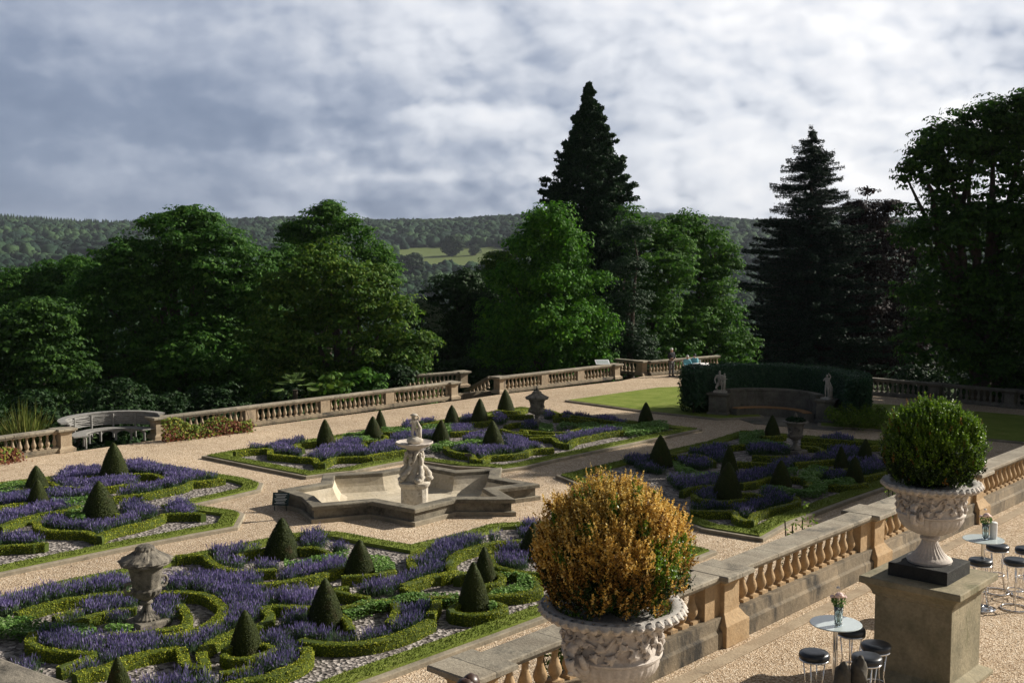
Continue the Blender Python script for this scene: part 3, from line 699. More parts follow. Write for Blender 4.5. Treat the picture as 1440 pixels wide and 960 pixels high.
LAV = {
 'B': ['B1 -120,420 0,370 200,320 480,270 800,225 870,220 870,345 700,352 500,385 300,430 100,492 0,500 -120,520',
       'B2 140,265 230,215 420,210 520,215 900,215 1000,240 1150,170 1150,235 740,290 840,340 1150,340 1150,440 850,430 790,480 750,540 620,610 490,655 400,720 385,830 318,830 290,720 300,650 450,590 550,500 570,450 500,380 400,345 130,345',
       'B1 545,480 560,440 700,400 870,385 890,440 760,455 600,490 490,535 420,540 440,510', 'B1 760,490 850,470 930,475 920,520 760,545',
       'B2 60,430 120,385 200,375 245,430 250,490 220,540 160,560 120,540 60,520',
       'B1 240,600 340,590 460,625 560,655 800,645 900,640 1150,640 B2 290,665 290,715 150,722 0,750 B1 850,785 740,835 660,855 500,900 420,885 640,785 700,755 560,745 400,730 260,695',
       'B2 430,60 600,30 860,5 860,40 740,70 640,100 690,160 740,185 640,190 540,170 480,110', 'B2 740,180 780,150 900,165 900,190',
       'B3 0,430 100,375 250,330 420,302 410,350 330,385 150,430 0,458', 'B3 90,225 140,130 220,95 250,120 260,200 380,190 440,240 380,275 330,262 280,240 100,235',
       'B3 430,500 560,470 700,460 850,395 890,380 900,290 1000,220 1090,170 1150,170 B4 130,200 250,190 400,175 620,170 770,170 790,60 850,60 850,210 700,222 550,235 400,260 300,290 200,350 170,420 170,475 0,520 B3 1000,425 850,485 780,520 810,560 640,568 500,553 430,525',
       'B4 525,340 600,260 780,240 870,250 780,340 690,350 650,400 760,360 900,410 910,468 720,458 560,430 530,390',
       'B3 0,545 200,520 225,560 190,625 0,630', 'B3 20,760 60,735 150,730 180,790 330,790 480,810 600,760 720,750 765,640 830,610 995,610 950,690 920,760 830,805 680,850 480,882 300,885 100,855 30,810',
       'B2 790,620 900,650 990,640 1090,700 1090,765 1020,815 900,875 780,925 640,955 560,940 740,862 900,790 920,740 830,700', 'B2 -200,1000 0,935 150,890 400,870 515,930 500,1010 0,1060', 'B1 120,840 230,835 220,870 130,870', 'B3 200,640 200,700 60,720 0,760 0,700'],
 'A': ['A1 410,300 480,220 650,205 760,200 750,258 600,275 600,315 740,300 960,270 1010,262 1010,318 850,338 700,348 560,343 430,330',
       'A1 950,200 960,150 1013,140 A2 60,140 150,150 330,200 450,190 490,230 660,235 680,280 500,297 440,320 330,350 150,392 0,408 A1 850,415 800,375 990,340 A2 130,320 280,300 270,275 100,245 0,240',
       'A1 -150,460 0,430 100,400 230,400 380,380 700,365 690,400 560,415 380,425 200,460 0,480 -150,505', 'A1 -60,600 0,560 100,520 250,495 460,465 560,490 400,527 200,562 60,612 0,642',
       'A1 300,640 310,590 400,545 470,560 500,600 640,600 780,600 900,590 960,550 1013,545 A2 60,570 120,600 0,630 A1 900,648 800,668 745,705 640,675 350,668', 'A1 850,460 1013,440 A2 120,460 240,520 210,570 120,600 30,590 A1 960,540 900,500',
       'A2 320,490 400,455 480,490 480,540 320,545', 'A1 -150,740 0,700 150,675 300,720 305,770 0,785 -150,800'],
 'C': ['C1 390,410 450,375 600,385 700,350 860,330 985,322 990,360 850,378 790,420 900,462 1050,455 1000,430 1010,400 1150,380 1250,330 1340,340 1400,430 1440,445 1440,485 1150,498 1070,530 1010,530 900,492 620,465 600,430 390,432',
       'C2 0,350 50,380 80,430 0,485', 'C2 90,440 250,380 400,370 420,428 200,462 90,482', 'C2 260,345 440,300 660,280 650,320 400,352', 'C2 390,245 430,205 480,200 480,250', 'C2 870,175 960,120 1000,150 990,190 900,205', 'C2 550,195 650,175 650,198 550,212', 'C2 830,258 900,222 960,240 960,280 830,290',
       'C2 900,335 1080,300 1080,342 950,352', 'C2 800,420 850,390 1080,400 1210,410 1300,400 1250,320 1220,300 1300,300 1440,340 1440,452 1300,468 1120,485 1085,512 1010,505 980,472 850,452 790,425', 'C2 1180,120 1240,130 1262,200 1220,235 1170,190',
       'C3 0,405 100,420 270,460 285,480 170,483 0,518', 'C3 70,310 120,268 170,272 190,330 80,342', 'C3 260,205 300,212 320,238 260,242', 'C3 600,262 700,252 860,292 700,290', 'C3 345,400 360,372 480,382 700,342 850,332 845,350 600,386 460,412 420,442 355,432', 'C3 380,225 560,240 600,262 400,250'],
 'D': ['D1 30,470 100,430 220,400 400,410 380,500 600,560 690,600 550,605 300,560 230,500', 'D1 560,385 850,340 1100,280 1250,300 1100,340 1050,480 990,470 900,420 700,402', 'D1 560,625 1040,625 1010,700 700,742 650,705', 'D1 1210,622 1440,560 1440,662 1210,685',
       'D3 330,225 440,255 600,258 700,262 900,240 1000,205 920,140 800,130 1050,130 1190,220 1180,270 1000,300 880,342 840,385 790,375 740,318 400,315', 'D3 430,205 570,145 570,230 470,228', 'D2 60,275 240,255 420,300 430,345 100,355', 'D2 0,545 250,470 300,420 430,400 700,372 700,330 840,300 1000,300 1000,345 820,392 480,420 300,500 270,540 120,582 0,595',
       'D2 1010,425 1120,370 1210,420 1210,492 1100,522 1030,535', 'D2 690,505 880,500 890,548 700,548', 'D2 680,220 830,195 930,215 940,245 800,240', 'D2 900,380 1010,400 1000,440 930,420', 'D1 640,440 900,450 950,500 830,530 700,480'],
}
for k, polys in LAV.items():
    out = []
    for sp in polys:
        p1 = [tuple(p[:2]) for p in W(sp, .29)]; p0 = [tuple(p[:2]) for p in W(sp, .10)]; pm = [tuple(p[:2]) for p in W(sp, .2)]
        a_ = np.array(p1+p0); lo, hi = a_.min(0), a_.max(0); nn_ = int((hi-lo).prod()*60); q = rng.uniform(lo, hi, (nn_, 2))
        both = inpoly(q, p1) & inpoly(q, p0); mid_ = inpoly(q, pm)
        out.append(q[both] if both.sum() > .35*mid_.sum() else q[mid_])
    pts = np.concatenate(out)
    hp = np.array(HPTS); keep = np.ones(len(pts), bool)
    for i0 in range(0, len(pts), 400):
        d2 = ((pts[i0:i0+400, None, :]-hp[None])**2).sum(2).min(1); keep[i0:i0+400] = d2 > .21**2
    for cx_, cy_, r_ in CONES: keep &= ((pts-np.array([cx_, cy_]))**2).sum(1) > (r_+.06)**2
    for gp_ in GREEN[k]: keep &= ~inpoly(pts, [tuple(p[:2]) for p in W(gp_, .22)])
    pts = pts[keep]
    n = len(pts)
    # clumps: each a fan of stalks with flower spikes
    ns = 42; dist = np.repeat(np.maximum(20, pts[:, 1]), ns)
    B_ = np.repeat(np.column_stack([pts, np.full(n, .05)]), ns, axis=0); m = len(B_)
    B_[:, :2] += rng.normal(0, .075, (m, 2))
    lean = rng.normal(0, .12, (m, 2)); hgt = rng.uniform(.17, .34, m)*np.repeat(rng.uniform(.72, 1.18, n), ns)
    T_ = B_+np.column_stack([lean*hgt[:, None]*1.6, hgt])
    w = .0068*(dist/20)**.9
    V1 = blade_arrays(B_, T_, w*1.5)
    has = rng.random(m) < dict(A=.80, B=.80, C=.62, D=.45)[k]*np.repeat(rng.uniform(.6, 1.25, n), ns)
    d = (T_-B_)[has]; H0 = B_[has]+d*.74; H1 = B_[has]+d*1.04; wh = w[has]
    V2 = blade_arrays(H0, H1, wh*2.1)
    # leafy base
    k2 = rng.random(m) < .35; Cb = B_[k2]+(T_-B_)[k2]*rng.uniform(.2, .65, (k2.sum(), 1))
    V3 = leaf_arrays(Cb+rng.normal(0, .03, Cb.shape), unit(len(Cb)), .045, .3)
    tag(link('lavender', quads_mesh('lavender', [(V1, M['lav_stalk']), (V3, M['lav_stalk']), (V2, M['lav_head'])])), kind='stuff')
    print('lavender', k, n, m)

# ------------------------------------------------------------------ balustrades
BAL_PROF = [(.085,0),(.085,.09),(.06,.10),(.05,.13),(.055,.17),(.078,.24),(.088,.32),(.084,.40),(.066,.50),(.048,.60),(.040,.70),(.038,.78),(.052,.80),(.052,.83),(.042,.85),(.06,.90),(.078,.93),(.078,1.0)]
def baluster_mesh(h, k, seg=14, mat='stone'):
    mb = MB()
    mb.steps((0,0,0), [(.085*k,0),(.085*k,.085*h)])
    mb.lathe([(r*k, z*h) for r, z in BAL_PROF if .09 <= z <= .9], seg)
    mb.steps((0,0,.91*h), [(.06*k,0),(.078*k,.03*h),(.078*k,.09*h)])
    me = mb.mesh('baluster', M[mat], True); me.set_sharp_from_angle(angle=R(35)); return me
def balustrade(p0, p1, z0, label, stops, hb, hh, hc, k=1.0, spacing=.27, cw=.24, pier_w=.34, dies=(), mats=('plinth','stone','coping'), jut=.07, name='balustrade', bal_me=None, start_pier=True, end_pier=True, group=None, bmul=1.0):
    """p0 -> p1; stops: positions (m) of full piers; dies: positions of flat panels"""
    p0 = np.array(p0[:2]); p1 = np.array(p1[:2]); L = np.linalg.norm(p1-p0); rz = math.atan2(*(p1-p0)[::-1])
    e = empty(name, (p0[0], p0[1], z0), label, 'balustrade', group, rz)
    mp, ms, mc = [M[m] for m in mats]
    mb = MB().sweep([(0,0,0),(L,0,0)], [(-.21*k*bmul-.04,0),(-.21*k*bmul-.04,hb*.55),(-.21*k*bmul,hb*.62),(-.19*k*bmul,hb),(.19*k*bmul,hb),(.21*k*bmul,hb*.62),(.21*k*bmul+.04,hb*.55),(.21*k*bmul+.04,0)])
    obj('base_course', mb, mp, e, bevel=.008)
    zc = hb+hh
    def coping(a, b, w, dz, x=False):
        prof = [(-w*.78,0),(-w*.82,hc*.22),(-w*.93,hc*.34),(-w,hc*.52),(-w,hc*.88),(-w*.94,hc),(w*.94,hc),(w,hc*.88),(w,hc*.52),(w*.93,hc*.34),(w*.82,hc*.22),(w*.78,0)]
        return MB().sweep([(a,0,zc+dz),(b,0,zc+dz)], prof)
    obj('coping', coping(0, L, cw, 0), mc, e)
    allp = sorted([(s, 'p') for s in stops]+[(s, 'd') for s in dies])
    for s, t in allp:
        if t == 'p':
            h = pier_w/2
            mb = MB().steps((s,0,0), [(h+.11,0),(h+.11,hb*.75),(h+.07,hb*.85),(h+.02,hb+.02),(h,hb+.04),(h,zc-.05),(h+.03,zc-.02),(h+.03,zc)])
            pr = obj('pier', mb, ms, e, bevel=.008)
            mb = MB().steps((s,0,zc), [(h+.06,.002),(h+.09,hc*.3),(h+.155,hc*.5),(h+.155,hc*.92),(h+.14,hc+.006)])
            obj('pier_cap', mb, mc, pr)
        else:
            mb = MB().box((s,0,hb+hh/2), (pier_w*1.15, .26*k, hh-.004))
            obj('panel', mb, ms, e)
    me = bal_me
    edges = [(-pier_w/2 if not start_pier else 0, None)]
    pos = [(s, pier_w/2 if t == 'p' else pier_w*.58) for s, t in allp]
    bounds = []
    prev = 0.0
    for s, hw in pos:
        if s-hw > prev+.3: bounds.append((prev, s-hw))
        prev = s+hw
    if L > prev+.3: bounds.append((prev, L))
    cnt = 0
    for a, b in bounds:
        n = max(1, round((b-a-.05)/spacing))
        # half balusters against the piers read as responds
        for i in range(n):
            x = a+(b-a)*(i+.5)/n
            link('baluster', me, e, (x, 0, hb)); cnt += 1
    print(label[:40], 'L=%.1f' % L, cnt); return e
bn = baluster_mesh(.48, .98, 20, 'stone_warm'); bf = baluster_mesh(.56, 1.0, 12, 'stone'); bd = baluster_mesh(.56, 1.0, 10, 'shade_stone')
# near one: pier cap corners given as image pixels; centre line a little behind
Lp = [ -0.0, 5.10, 9.26, 14.78]
n0 = G(730, 934, NT+1.02)[:2]+VX*.05; n1 = G(1397, 661, NT+1.02)[:2]
du = (n1-n0)/np.linalg.norm(n1-n0); dv = np.array([-du[1], du[0]])
s0 = n0+dv*.33-du*.34
Ltot = 30.0; NL = np.linalg.norm(n1-n0)
off = .0
dd0 = lambda a, b: float((G(a, b, NT+1.02)[:2]-n0)@du)
stops = [.34, .34+dd0(1055,797), .34+dd0(1256.6,716), .34+dd0(1397,661)]
stops += [stops[-1]+4.6, stops[-1]+9.2, stops[-1]+13.8]; stops = [max(.0, s-.34) for s in stops]; print('near stops', stops)
balustrade(s0, s0+du*Ltot, NT, 'long sandstone balustrade in front of the gravel terrace with stools, nearest the camera', stops, .41, .49, .12, k=1.0, spacing=.262, cw=.215, pier_w=.40, dies=[s-.36 for s in stops[1:]], mats=('plinth','stone_warm','coping'), bal_me=bn)
fl_ = MB().sweep([(*(s0+du*(-.3)-dv*.52), NT+.006), (*(s0+du*30-dv*.52), NT+.006)], [(-.11,0),(-.11,.012),(.11,.012),(.11,0)])
tag(obj('gutter_flags', fl_, M['stone'], bevel=.004), kind='structure')
# far ones
def far(pxa, pxb, label, stops, dies, me=bf, mats=('plinth','stone','coping'), **kw):
    a, b = G(*pxa), G(*pxb)
    return balustrade(a, b, 0, label, stops, .18, .56, .15, k=1.0, spacing=.28, cw=.19, pier_w=.46, dies=dies, mats=mats, bal_me=me, **kw)
d = lambda a, b: float(np.linalg.norm(G(*b)[:2]-G(*a)[:2]))
A0 = (-110, 664); 
far(A0, (98,633), 'short stone balustrade at the left edge of frame, left of the curved bench', [d(A0,(98,633))-.25], [d(A0,(98,633))*.42])
B0 = (216,617); B1_ = (640,560); LB = d(B0,B1_)
far(B0, B1_, 'long far stone balustrade with creeper at its left end, between curved bench and steps', [.22, LB-.25], [LB*.268, LB*.505, LB*.735])
C0 = (699,553); C1_ = (868,532); LC = d(C0,C1_)
far(C0, C1_, 'far stone balustrade right of the steps behind the farthest cone', [.2, LC-.25], [LC*.36, LC*.66])
D0 = (872,527); D1_ = (912,528)
far((866,524), (908,528), 'small angled balustrade piece behind the white information panel', [d((866,524),(908,528))-.3], [])
far((912,528), (1010,519), 'balustrade corner behind the standing and seated people', [], [])
E0 = (1190,551); E1_ = (1500,580.5); LE = d(E0,E1_)
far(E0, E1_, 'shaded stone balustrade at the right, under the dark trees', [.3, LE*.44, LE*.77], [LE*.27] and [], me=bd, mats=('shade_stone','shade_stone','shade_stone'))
# lower balustrade beyond the steps + steps
q0 = P(560, 531.5, 61.0); q1 = P(655, 523.5, 63.5)
balustrade(q0, q1, -.05, 'second balustrade piece behind the gap where steps go down', [np.linalg.norm((q1-q0)[:2])-.25], .18, .56, .15, cw=.19, pier_w=.46, spacing=.28, bal_me=bf)
st = empty('garden_steps', G(668, 553), 'stone steps leading down through the gap in the far balustrade', 'steps', rz=ANG-.15)
for i in range(5): obj('step', MB().box((0, .2+i*.36, -.12-i*.17), (2.3, .38, .34)), M['plinth'], st, bevel=.01)
mb = MB().sweep([(0,0,.78),(1.9,1.9,-.25)], [(-.16,0),(-.18,.12),(.18,.12),(.16,0)])
sr = empty('stair_balustrade', G(690, 552), 'sloping stone stair rail going down in the gap of the far balustrade', 'balustrade', rz=ANG+.5)
obj('coping', mb, M['coping'], sr)
for i in range(6): link('baluster', bf, sr, (.2+i*.28, .2+i*.28, .22-i*.15))
# bottom left parapet of the stair by the house
a = P(-60, 930, 7.6); b = P(150, 1008, 7.0)
e = empty('stair_parapet', (a[0], a[1], NT), 'dark weathered stone parapet coping cutting the bottom left corner', 'parapet')
rel = b-a
hz = a[2]-NT
obj('coping', MB().sweep([(0,0,hz-.16),(rel[0],rel[1],hz-.16+rel[2])], [(-.24,0),(-.27,.05),(-.27,.12),(-.2,.16),(.2,.16),(.27,.12),(.27,.05),(.24,0)]), M['grey_stone'], e)
mb = MB().prism([(0,-.18),(rel[0],rel[1]-.18),(rel[0],rel[1]+.18),(0,.18)], 0, hz+rel[2]-.2)
obj('wall', mb, M['plinth'], e)

# ------------------------------------------------------------------ fountain basin
star = [(-6.82,32.93),(-5.95,31.95),(-5.47,30.79),(-3.93,31.41),(-2.65,30.45),(-1.61,31.69),(.04,31.69),(-.48,33.03),(.77,33.75),(-.42,34.75),(-.37,36.31),(-1.75,35.85),(-2.96,36.9),(-4.25,35.75),(-5.89,35.26),(-5.75,33.95)]
star = [(x*1.017, y*1.017) for x, y in star]
bc = np.array([-3.0, 33.5])
e = empty('fountain_basin', (bc[0], bc[1], 0), 'dry star shaped stone fountain basin in the middle of the gravel', 'basin')
outer, in1 = offset_poly([np.array(p)-bc for p in star], .34)
_, in0 = offset_poly([np.array(p)-bc for p in star], -.05); 
_, w_out = offset_poly([np.array(p)-bc for p in star], .04); _, w_in = offset_poly([np.array(p)-bc for p in star], .30)
_, p_out = offset_poly([np.array(p)-bc for p in star], -.06)
obj('rim', MB().ringprism(in0, in1, .385, .50), M['basin_out'], e, bevel=.03)
obj('wall', MB().ringprism(w_out, w_in, -.02, .387), M['basin_out'], e)
obj('foot_course', MB().ringprism(p_out, w_out, -.02, .13), M['kerb'], e, bevel=.015)
# battered inner lining and floor
_, l0 = offset_poly([np.array(p)-bc for p in star], .33); _, l1 = offset_poly([np.array(p)-bc for p in star], .75)
mb = MB(); n = len(l0)
rings = [[(p[0], p[1], .38) for p in l0]]
for t, z in ((.22,.13),(.5,-.05),(1,-.12)):
    rings.append([(l0[i][0]*(1-t)+l1[i][0]*t, l0[i][1]*(1-t)+l1[i][1]*t, z) for i in range(n)])
vs = [p for r in rings for p in r]; fs = [(k*n+i, k*n+(i+1)%n, (k+1)*n+(i+1)%n, (k+1)*n+i) for k in range(3) for i in range(n)]
mb.add(vs, fs); lin = obj('lining', mb, M['basin_in'], e)
obj('floor', MB().prism(l1, -.14, -.118), M['basin_in'], e)
obj('drain_slab', MB().box((1.15,-.15,-.05), (1.7,1.0,.12), .25), M['pale'], e, bevel=.01)
# gravel sheet is cut where the basin floor lies lower
def cut_hole(o, poly, z0, z1):
    c = obj('cutter', MB().prism(poly, z0, z1, bottom=True), M['path'])
    m = o.modifiers.new('hole', 'BOOLEAN'); m.object = c; m.operation = 'DIFFERENCE'; m.solver = 'EXACT'
    bpy.context.view_layer.update()
    dg = bpy.context.evaluated_depsgraph_get(); me = bpy.data.meshes.new_from_object(o.evaluated_get(dg))
    o.modifiers.clear(); o.data = me; bpy.data.objects.remove(c)
gp = bpy.data.objects['gravel_paths']
bm = bmesh.new(); bm.from_mesh(gp.data); bmesh.ops.contextual_create(bm, geom=[]) if False else None; bm.free()
gp.data = MB().prism(FAR_EDGE, -.25, 0, side=True, bottom=True).mesh('paths', M['path'])
cut_hole(gp, [np.array(p)+bc for p in w_in], -1, 1)
tb = bpy.data.objects['terrace_bank']
tb.data = MB().prism([(x*1.001, y+.12) for x, y in FAR_EDGE], -7, -.26, side=True, bottom=True).mesh('bank', M['plinth'])

# ------------------------------------------------------------------ fountain figure
fc = P(583, 700, 33.35); fz = -.12
e = empty('fountain_statue', (fc[0], fc[1], fz), 'pale carved stone fountain with figure, bowl and dolphins in the basin centre', 'fountain')
mb = MB(); flt = lambda a, z, j: 1+.05*(abs(math.sin(6*a)))**.6
ped = [(.52,0),(.52,.10),(.44,.14),(.42,.20),(.42,.74),(.46,.78),(.50,.84),(.50,.90),(.44,.93)]
mb.lathe(ped, 40, wob=lambda a, z, j: (1+.06*math.cos(4*(a-ANG))) * (1+(.03*math.sin(18*a) if 2 < j < 5 else 0)))
obj('pedestal', mb, M['statue'], e, auto=True)
# entwined dolphins / tritons clustered round a stem: one carved column
mb = MB()
mb.lathe([(.40,.92),(.34,1.02),(.24,1.15),(.20,1.4),(.17,1.65),(.15,1.8),(.19,1.88),(.28,1.95)], 20, wob=lambda a, z, j: 1+.10*math.sin(5*a+z*8)+.05*math.sin(9*a-z*15))
for k in range(5):
    a0 = ANG+k*PI*.4+.4; pts = []
    for i in range(13):
        t = i/12; a = a0+1.3*t; r = .40-.22*t+.06*math.sin(t*9); pts.append((r*math.cos(a), r*math.sin(a), .98+.80*t))
    mb.tube(pts, [.06,.10,.11,.085,.10,.075,.085,.065,.07,.05,.06,.05,.08], 8)
    mb.sphere((.44*math.cos(a0), .44*math.sin(a0), 1.0), (.12,.12,.09), 10, 6, lambda d: 1+.12*math.sin(7*d[0]+5*d[2]))
    mb.sphere((.26*math.cos(a0+1.9), .26*math.sin(a0+1.9), 1.52), (.07,.07,.16), 8, 6)
    mb.sphere((.24*math.cos(a0+1.9), .24*math.sin(a0+1.9), 1.72), (.06,.06,.07), 8, 6)
obj('dolphin_column', mb, M['statue'], e, smooth=True)
mb = MB(); mb.lathe([(.20,1.86),(.30,1.92),(.44,1.97),(.53,2.03),(.545,2.07),(.52,2.09),(.46,2.06),(.25,2.02),(.05,2.01)], 64, wob=lambda a, z, j: 1+(.045*abs(math.sin(8*a)) if 1 < j < 7 else 0))
obj('bowl', mb, M['pale'], e, auto=True)

def skin_body(name, verts, edges, radii, mat, parent=None, sub=2, loc=None, rz=0, root=0, decim=None):
    me = bpy.data.meshes.new(name); me.from_pydata([tuple(v) for v in verts], edges, []); me.update()
    o = bpy.data.objects.new(name, me); COL.objects.link(o)
    s = o.modifiers.new('skin', 'SKIN'); 
    for i, r in enumerate(radii):
        r = r if hasattr(r, '__len__') else (r, r)
        me.skin_vertices[0].data[i].radius = r
    me.skin_vertices[0].data[root].use_root = True
    m = o.modifiers.new('sub', 'SUBSURF'); m.levels = sub; m.render_levels = sub
    bpy.context.view_layer.update()
    dg = bpy.context.evaluated_depsgraph_get(); me2 = bpy.data.meshes.new_from_object(o.evaluated_get(dg))
    bpy.data.objects.remove(o); me2.materials.clear(); me2.materials.append(mat); me2.shade_smooth()
    me2.name = name
    return link(name, me2, parent, loc, rz)
def figure(scale, pose='stand'):
    """human joints (metres for a 1.72 m adult) -> verts, edges, radii"""
    J = {}
    if pose in ('stand', 'raise'):
        J = dict(pelvis=(0,0,.95), waist=(0,.0,1.08), chest=(0,.01,1.28), neck=(0,.0,1.45), chin=(0,-.015,1.52), head=(0,-.02,1.60), crown=(0,-.01,1.68),
                 sl=(.17,0,1.40), el=(.23,.02,1.13), wl=(.16,-.20,1.08), hl=(.06,-.25,1.10), sr=(-.17,0,1.40), er=(-.23,.02,1.13), wr=(-.15,-.18,1.10), hr=(-.05,-.24,1.13),
                 pl=(.09,0,.88), kl=(.11,-.02,.50), al=(.12,.02,.10), tl=(.13,-.14,.04), pr=(-.09,0,.88), kr=(-.11,-.03,.50), ar=(-.12,.02,.10), tr=(-.13,-.14,.04))
    if pose == 'raise':
        J.update(el=(.30,-.02,1.52), wl=(.16,-.05,1.72), hl=(.08,-.04,1.78), er=(-.28,-.06,1.20), wr=(-.12,-.16,1.30), hr=(-.05,-.17,1.38), kl=(.16,-.10,.52), al=(.06,.06,.12), tl=(.08,-.1,.05))
    if pose == 'sit':
        J = dict(pelvis=(0,.05,.52), waist=(0,.03,.66), chest=(0,.0,.86), neck=(0,-.03,1.03), chin=(0,-.05,1.09), head=(0,-.06,1.17), crown=(0,-.05,1.25),
                 sl=(.17,0,.98), el=(.23,-.06,.74), wl=(.15,-.28,.68), hl=(.08,-.34,.66), sr=(-.17,0,.98), er=(-.23,-.06,.74), wr=(-.15,-.28,.68), hr=(-.08,-.34,.66),
                 pl=(.09,.02,.50), kl=(.12,-.42,.52), al=(.12,-.42,.12), tl=(.12,-.56,.05), pr=(-.09,.02,.50), kr=(-.12,-.42,.52), ar=(-.12,-.40,.12), tr=(-.12,-.54,.05))
    if pose == 'crouch':
        J = dict(pelvis=(0,.12,.42), waist=(0,.10,.56), chest=(0,.02,.78), neck=(0,-.05,.95), chin=(0,-.08,1.01), head=(0,-.10,1.09), crown=(0,-.08,1.18),
                 sl=(.18,-.02,.90), el=(.26,-.18,.68), wl=(.12,-.36,.72), hl=(.05,-.40,.78), sr=(-.18,0,.90), er=(-.28,-.10,.66), wr=(-.20,-.32,.52), hr=(-.16,-.38,.46),
                 pl=(.09,.08,.40), kl=(.16,-.34,.56), al=(.14,-.16,.10), tl=(.15,-.30,.04), pr=(-.10,.08,.38), kr=(-.18,-.30,.20), ar=(-.14,.10,.08), tr=(-.14,.0,.03))
    names = list(J); idx = {k: i for i, k in enumerate(names)}
    E = [('pelvis','waist'),('waist','chest'),('chest','neck'),('neck','chin'),('chin','head'),('head','crown'),('chest','sl'),('sl','el'),('el','wl'),('wl','hl'),('chest','sr'),('sr','er'),('er','wr'),('wr','hr'),
         ('pelvis','pl'),('pl','kl'),('kl','al'),('al','tl'),('pelvis','pr'),('pr','kr'),('kr','ar'),('ar','tr')]
    rad = dict(pelvis=(.15,.11), waist=(.135,.10), chest=(.17,.12), neck=.055, chin=.07, head=(.08,.095), crown=.055, sl=.065, sr=.065, el=.045, er=.045, wl=.032, wr=.032, hl=.035, hr=.035,
               pl=.095, pr=.095, kl=.06, kr=.06, al=.042, ar=.042, tl=.035, tr=.035)
    V = [tuple(c*scale for c in J[k]) for k in names]
    Rr = [tuple(x*scale for x in rad[k]) if hasattr(rad[k], '__len__') else rad[k]*scale for k in names]
    return V, [(idx[a], idx[b]) for a, b in E], Rr
V, E_, Rd = figure(.50, 'raise')
f1 = skin_body('figure', V, E_, Rd, M['statue'], e, 2, (0,0,2.03), rz=.4)
mb = MB().sphere((0,0,2.12), (.24,.2,.13), 12, 8, lambda d: 1+.15*math.sin(8*d[0]+6*d[1]))
obj('rock_base', mb, M['statue'], e, smooth=True)
mb = MB().tube([(-.02,.02,2.75),(-.03,.04,2.86),(0,.0,2.92)], [.06,.05,.03], 8); mb.lathe([(.10,2.86),(.12,2.88),(.05,2.92)], 12)
mb.tube([(.13,.06,2.15),(.16,.05,2.5),(.08,.02,2.7)], [.09,.06,.03], 8)
obj('drapery', mb, M['statue'], e, smooth=True)

# signs --------------------------------------------------------------
g = (-6.80, 32.80, 0); e = empty('garden_sign', g, 'small dark green sign leaning at the left tip of the fountain basin', 'sign', rz=-.12)
mb = MB().box((0,0,.36), (.50,.03,.38)); o = obj('sign_panel', mb, M['slate'], e, bevel=.006); o.rotation_euler = (R(-18),0,0)
for s in (-.18,.18): obj('sign_leg', MB().tube([(s,.09,0),(s,.0,.3)], .012, 6), M['slate'], e)
mb = MB(); 
for i in range(7): mb.box((0,-.0175,.50-i*.045), (.38-.06*(i%3),.004,.014))
o = obj('lettering', mb, M['white'], e); o.rotation_euler = (R(-18),0,0)
g = G(658.5, 656); e = empty('plant_label', g, 'thin black label stake behind the fountain basin rim', 'sign', rz=-.3)
obj('stake', MB().tube([(0,0,0),(0,0,.40)], .012, 6), M['seat'], e); o = obj('label_plate', MB().box((0,0,.42), (.26,.012,.10)), M['seat'], e)

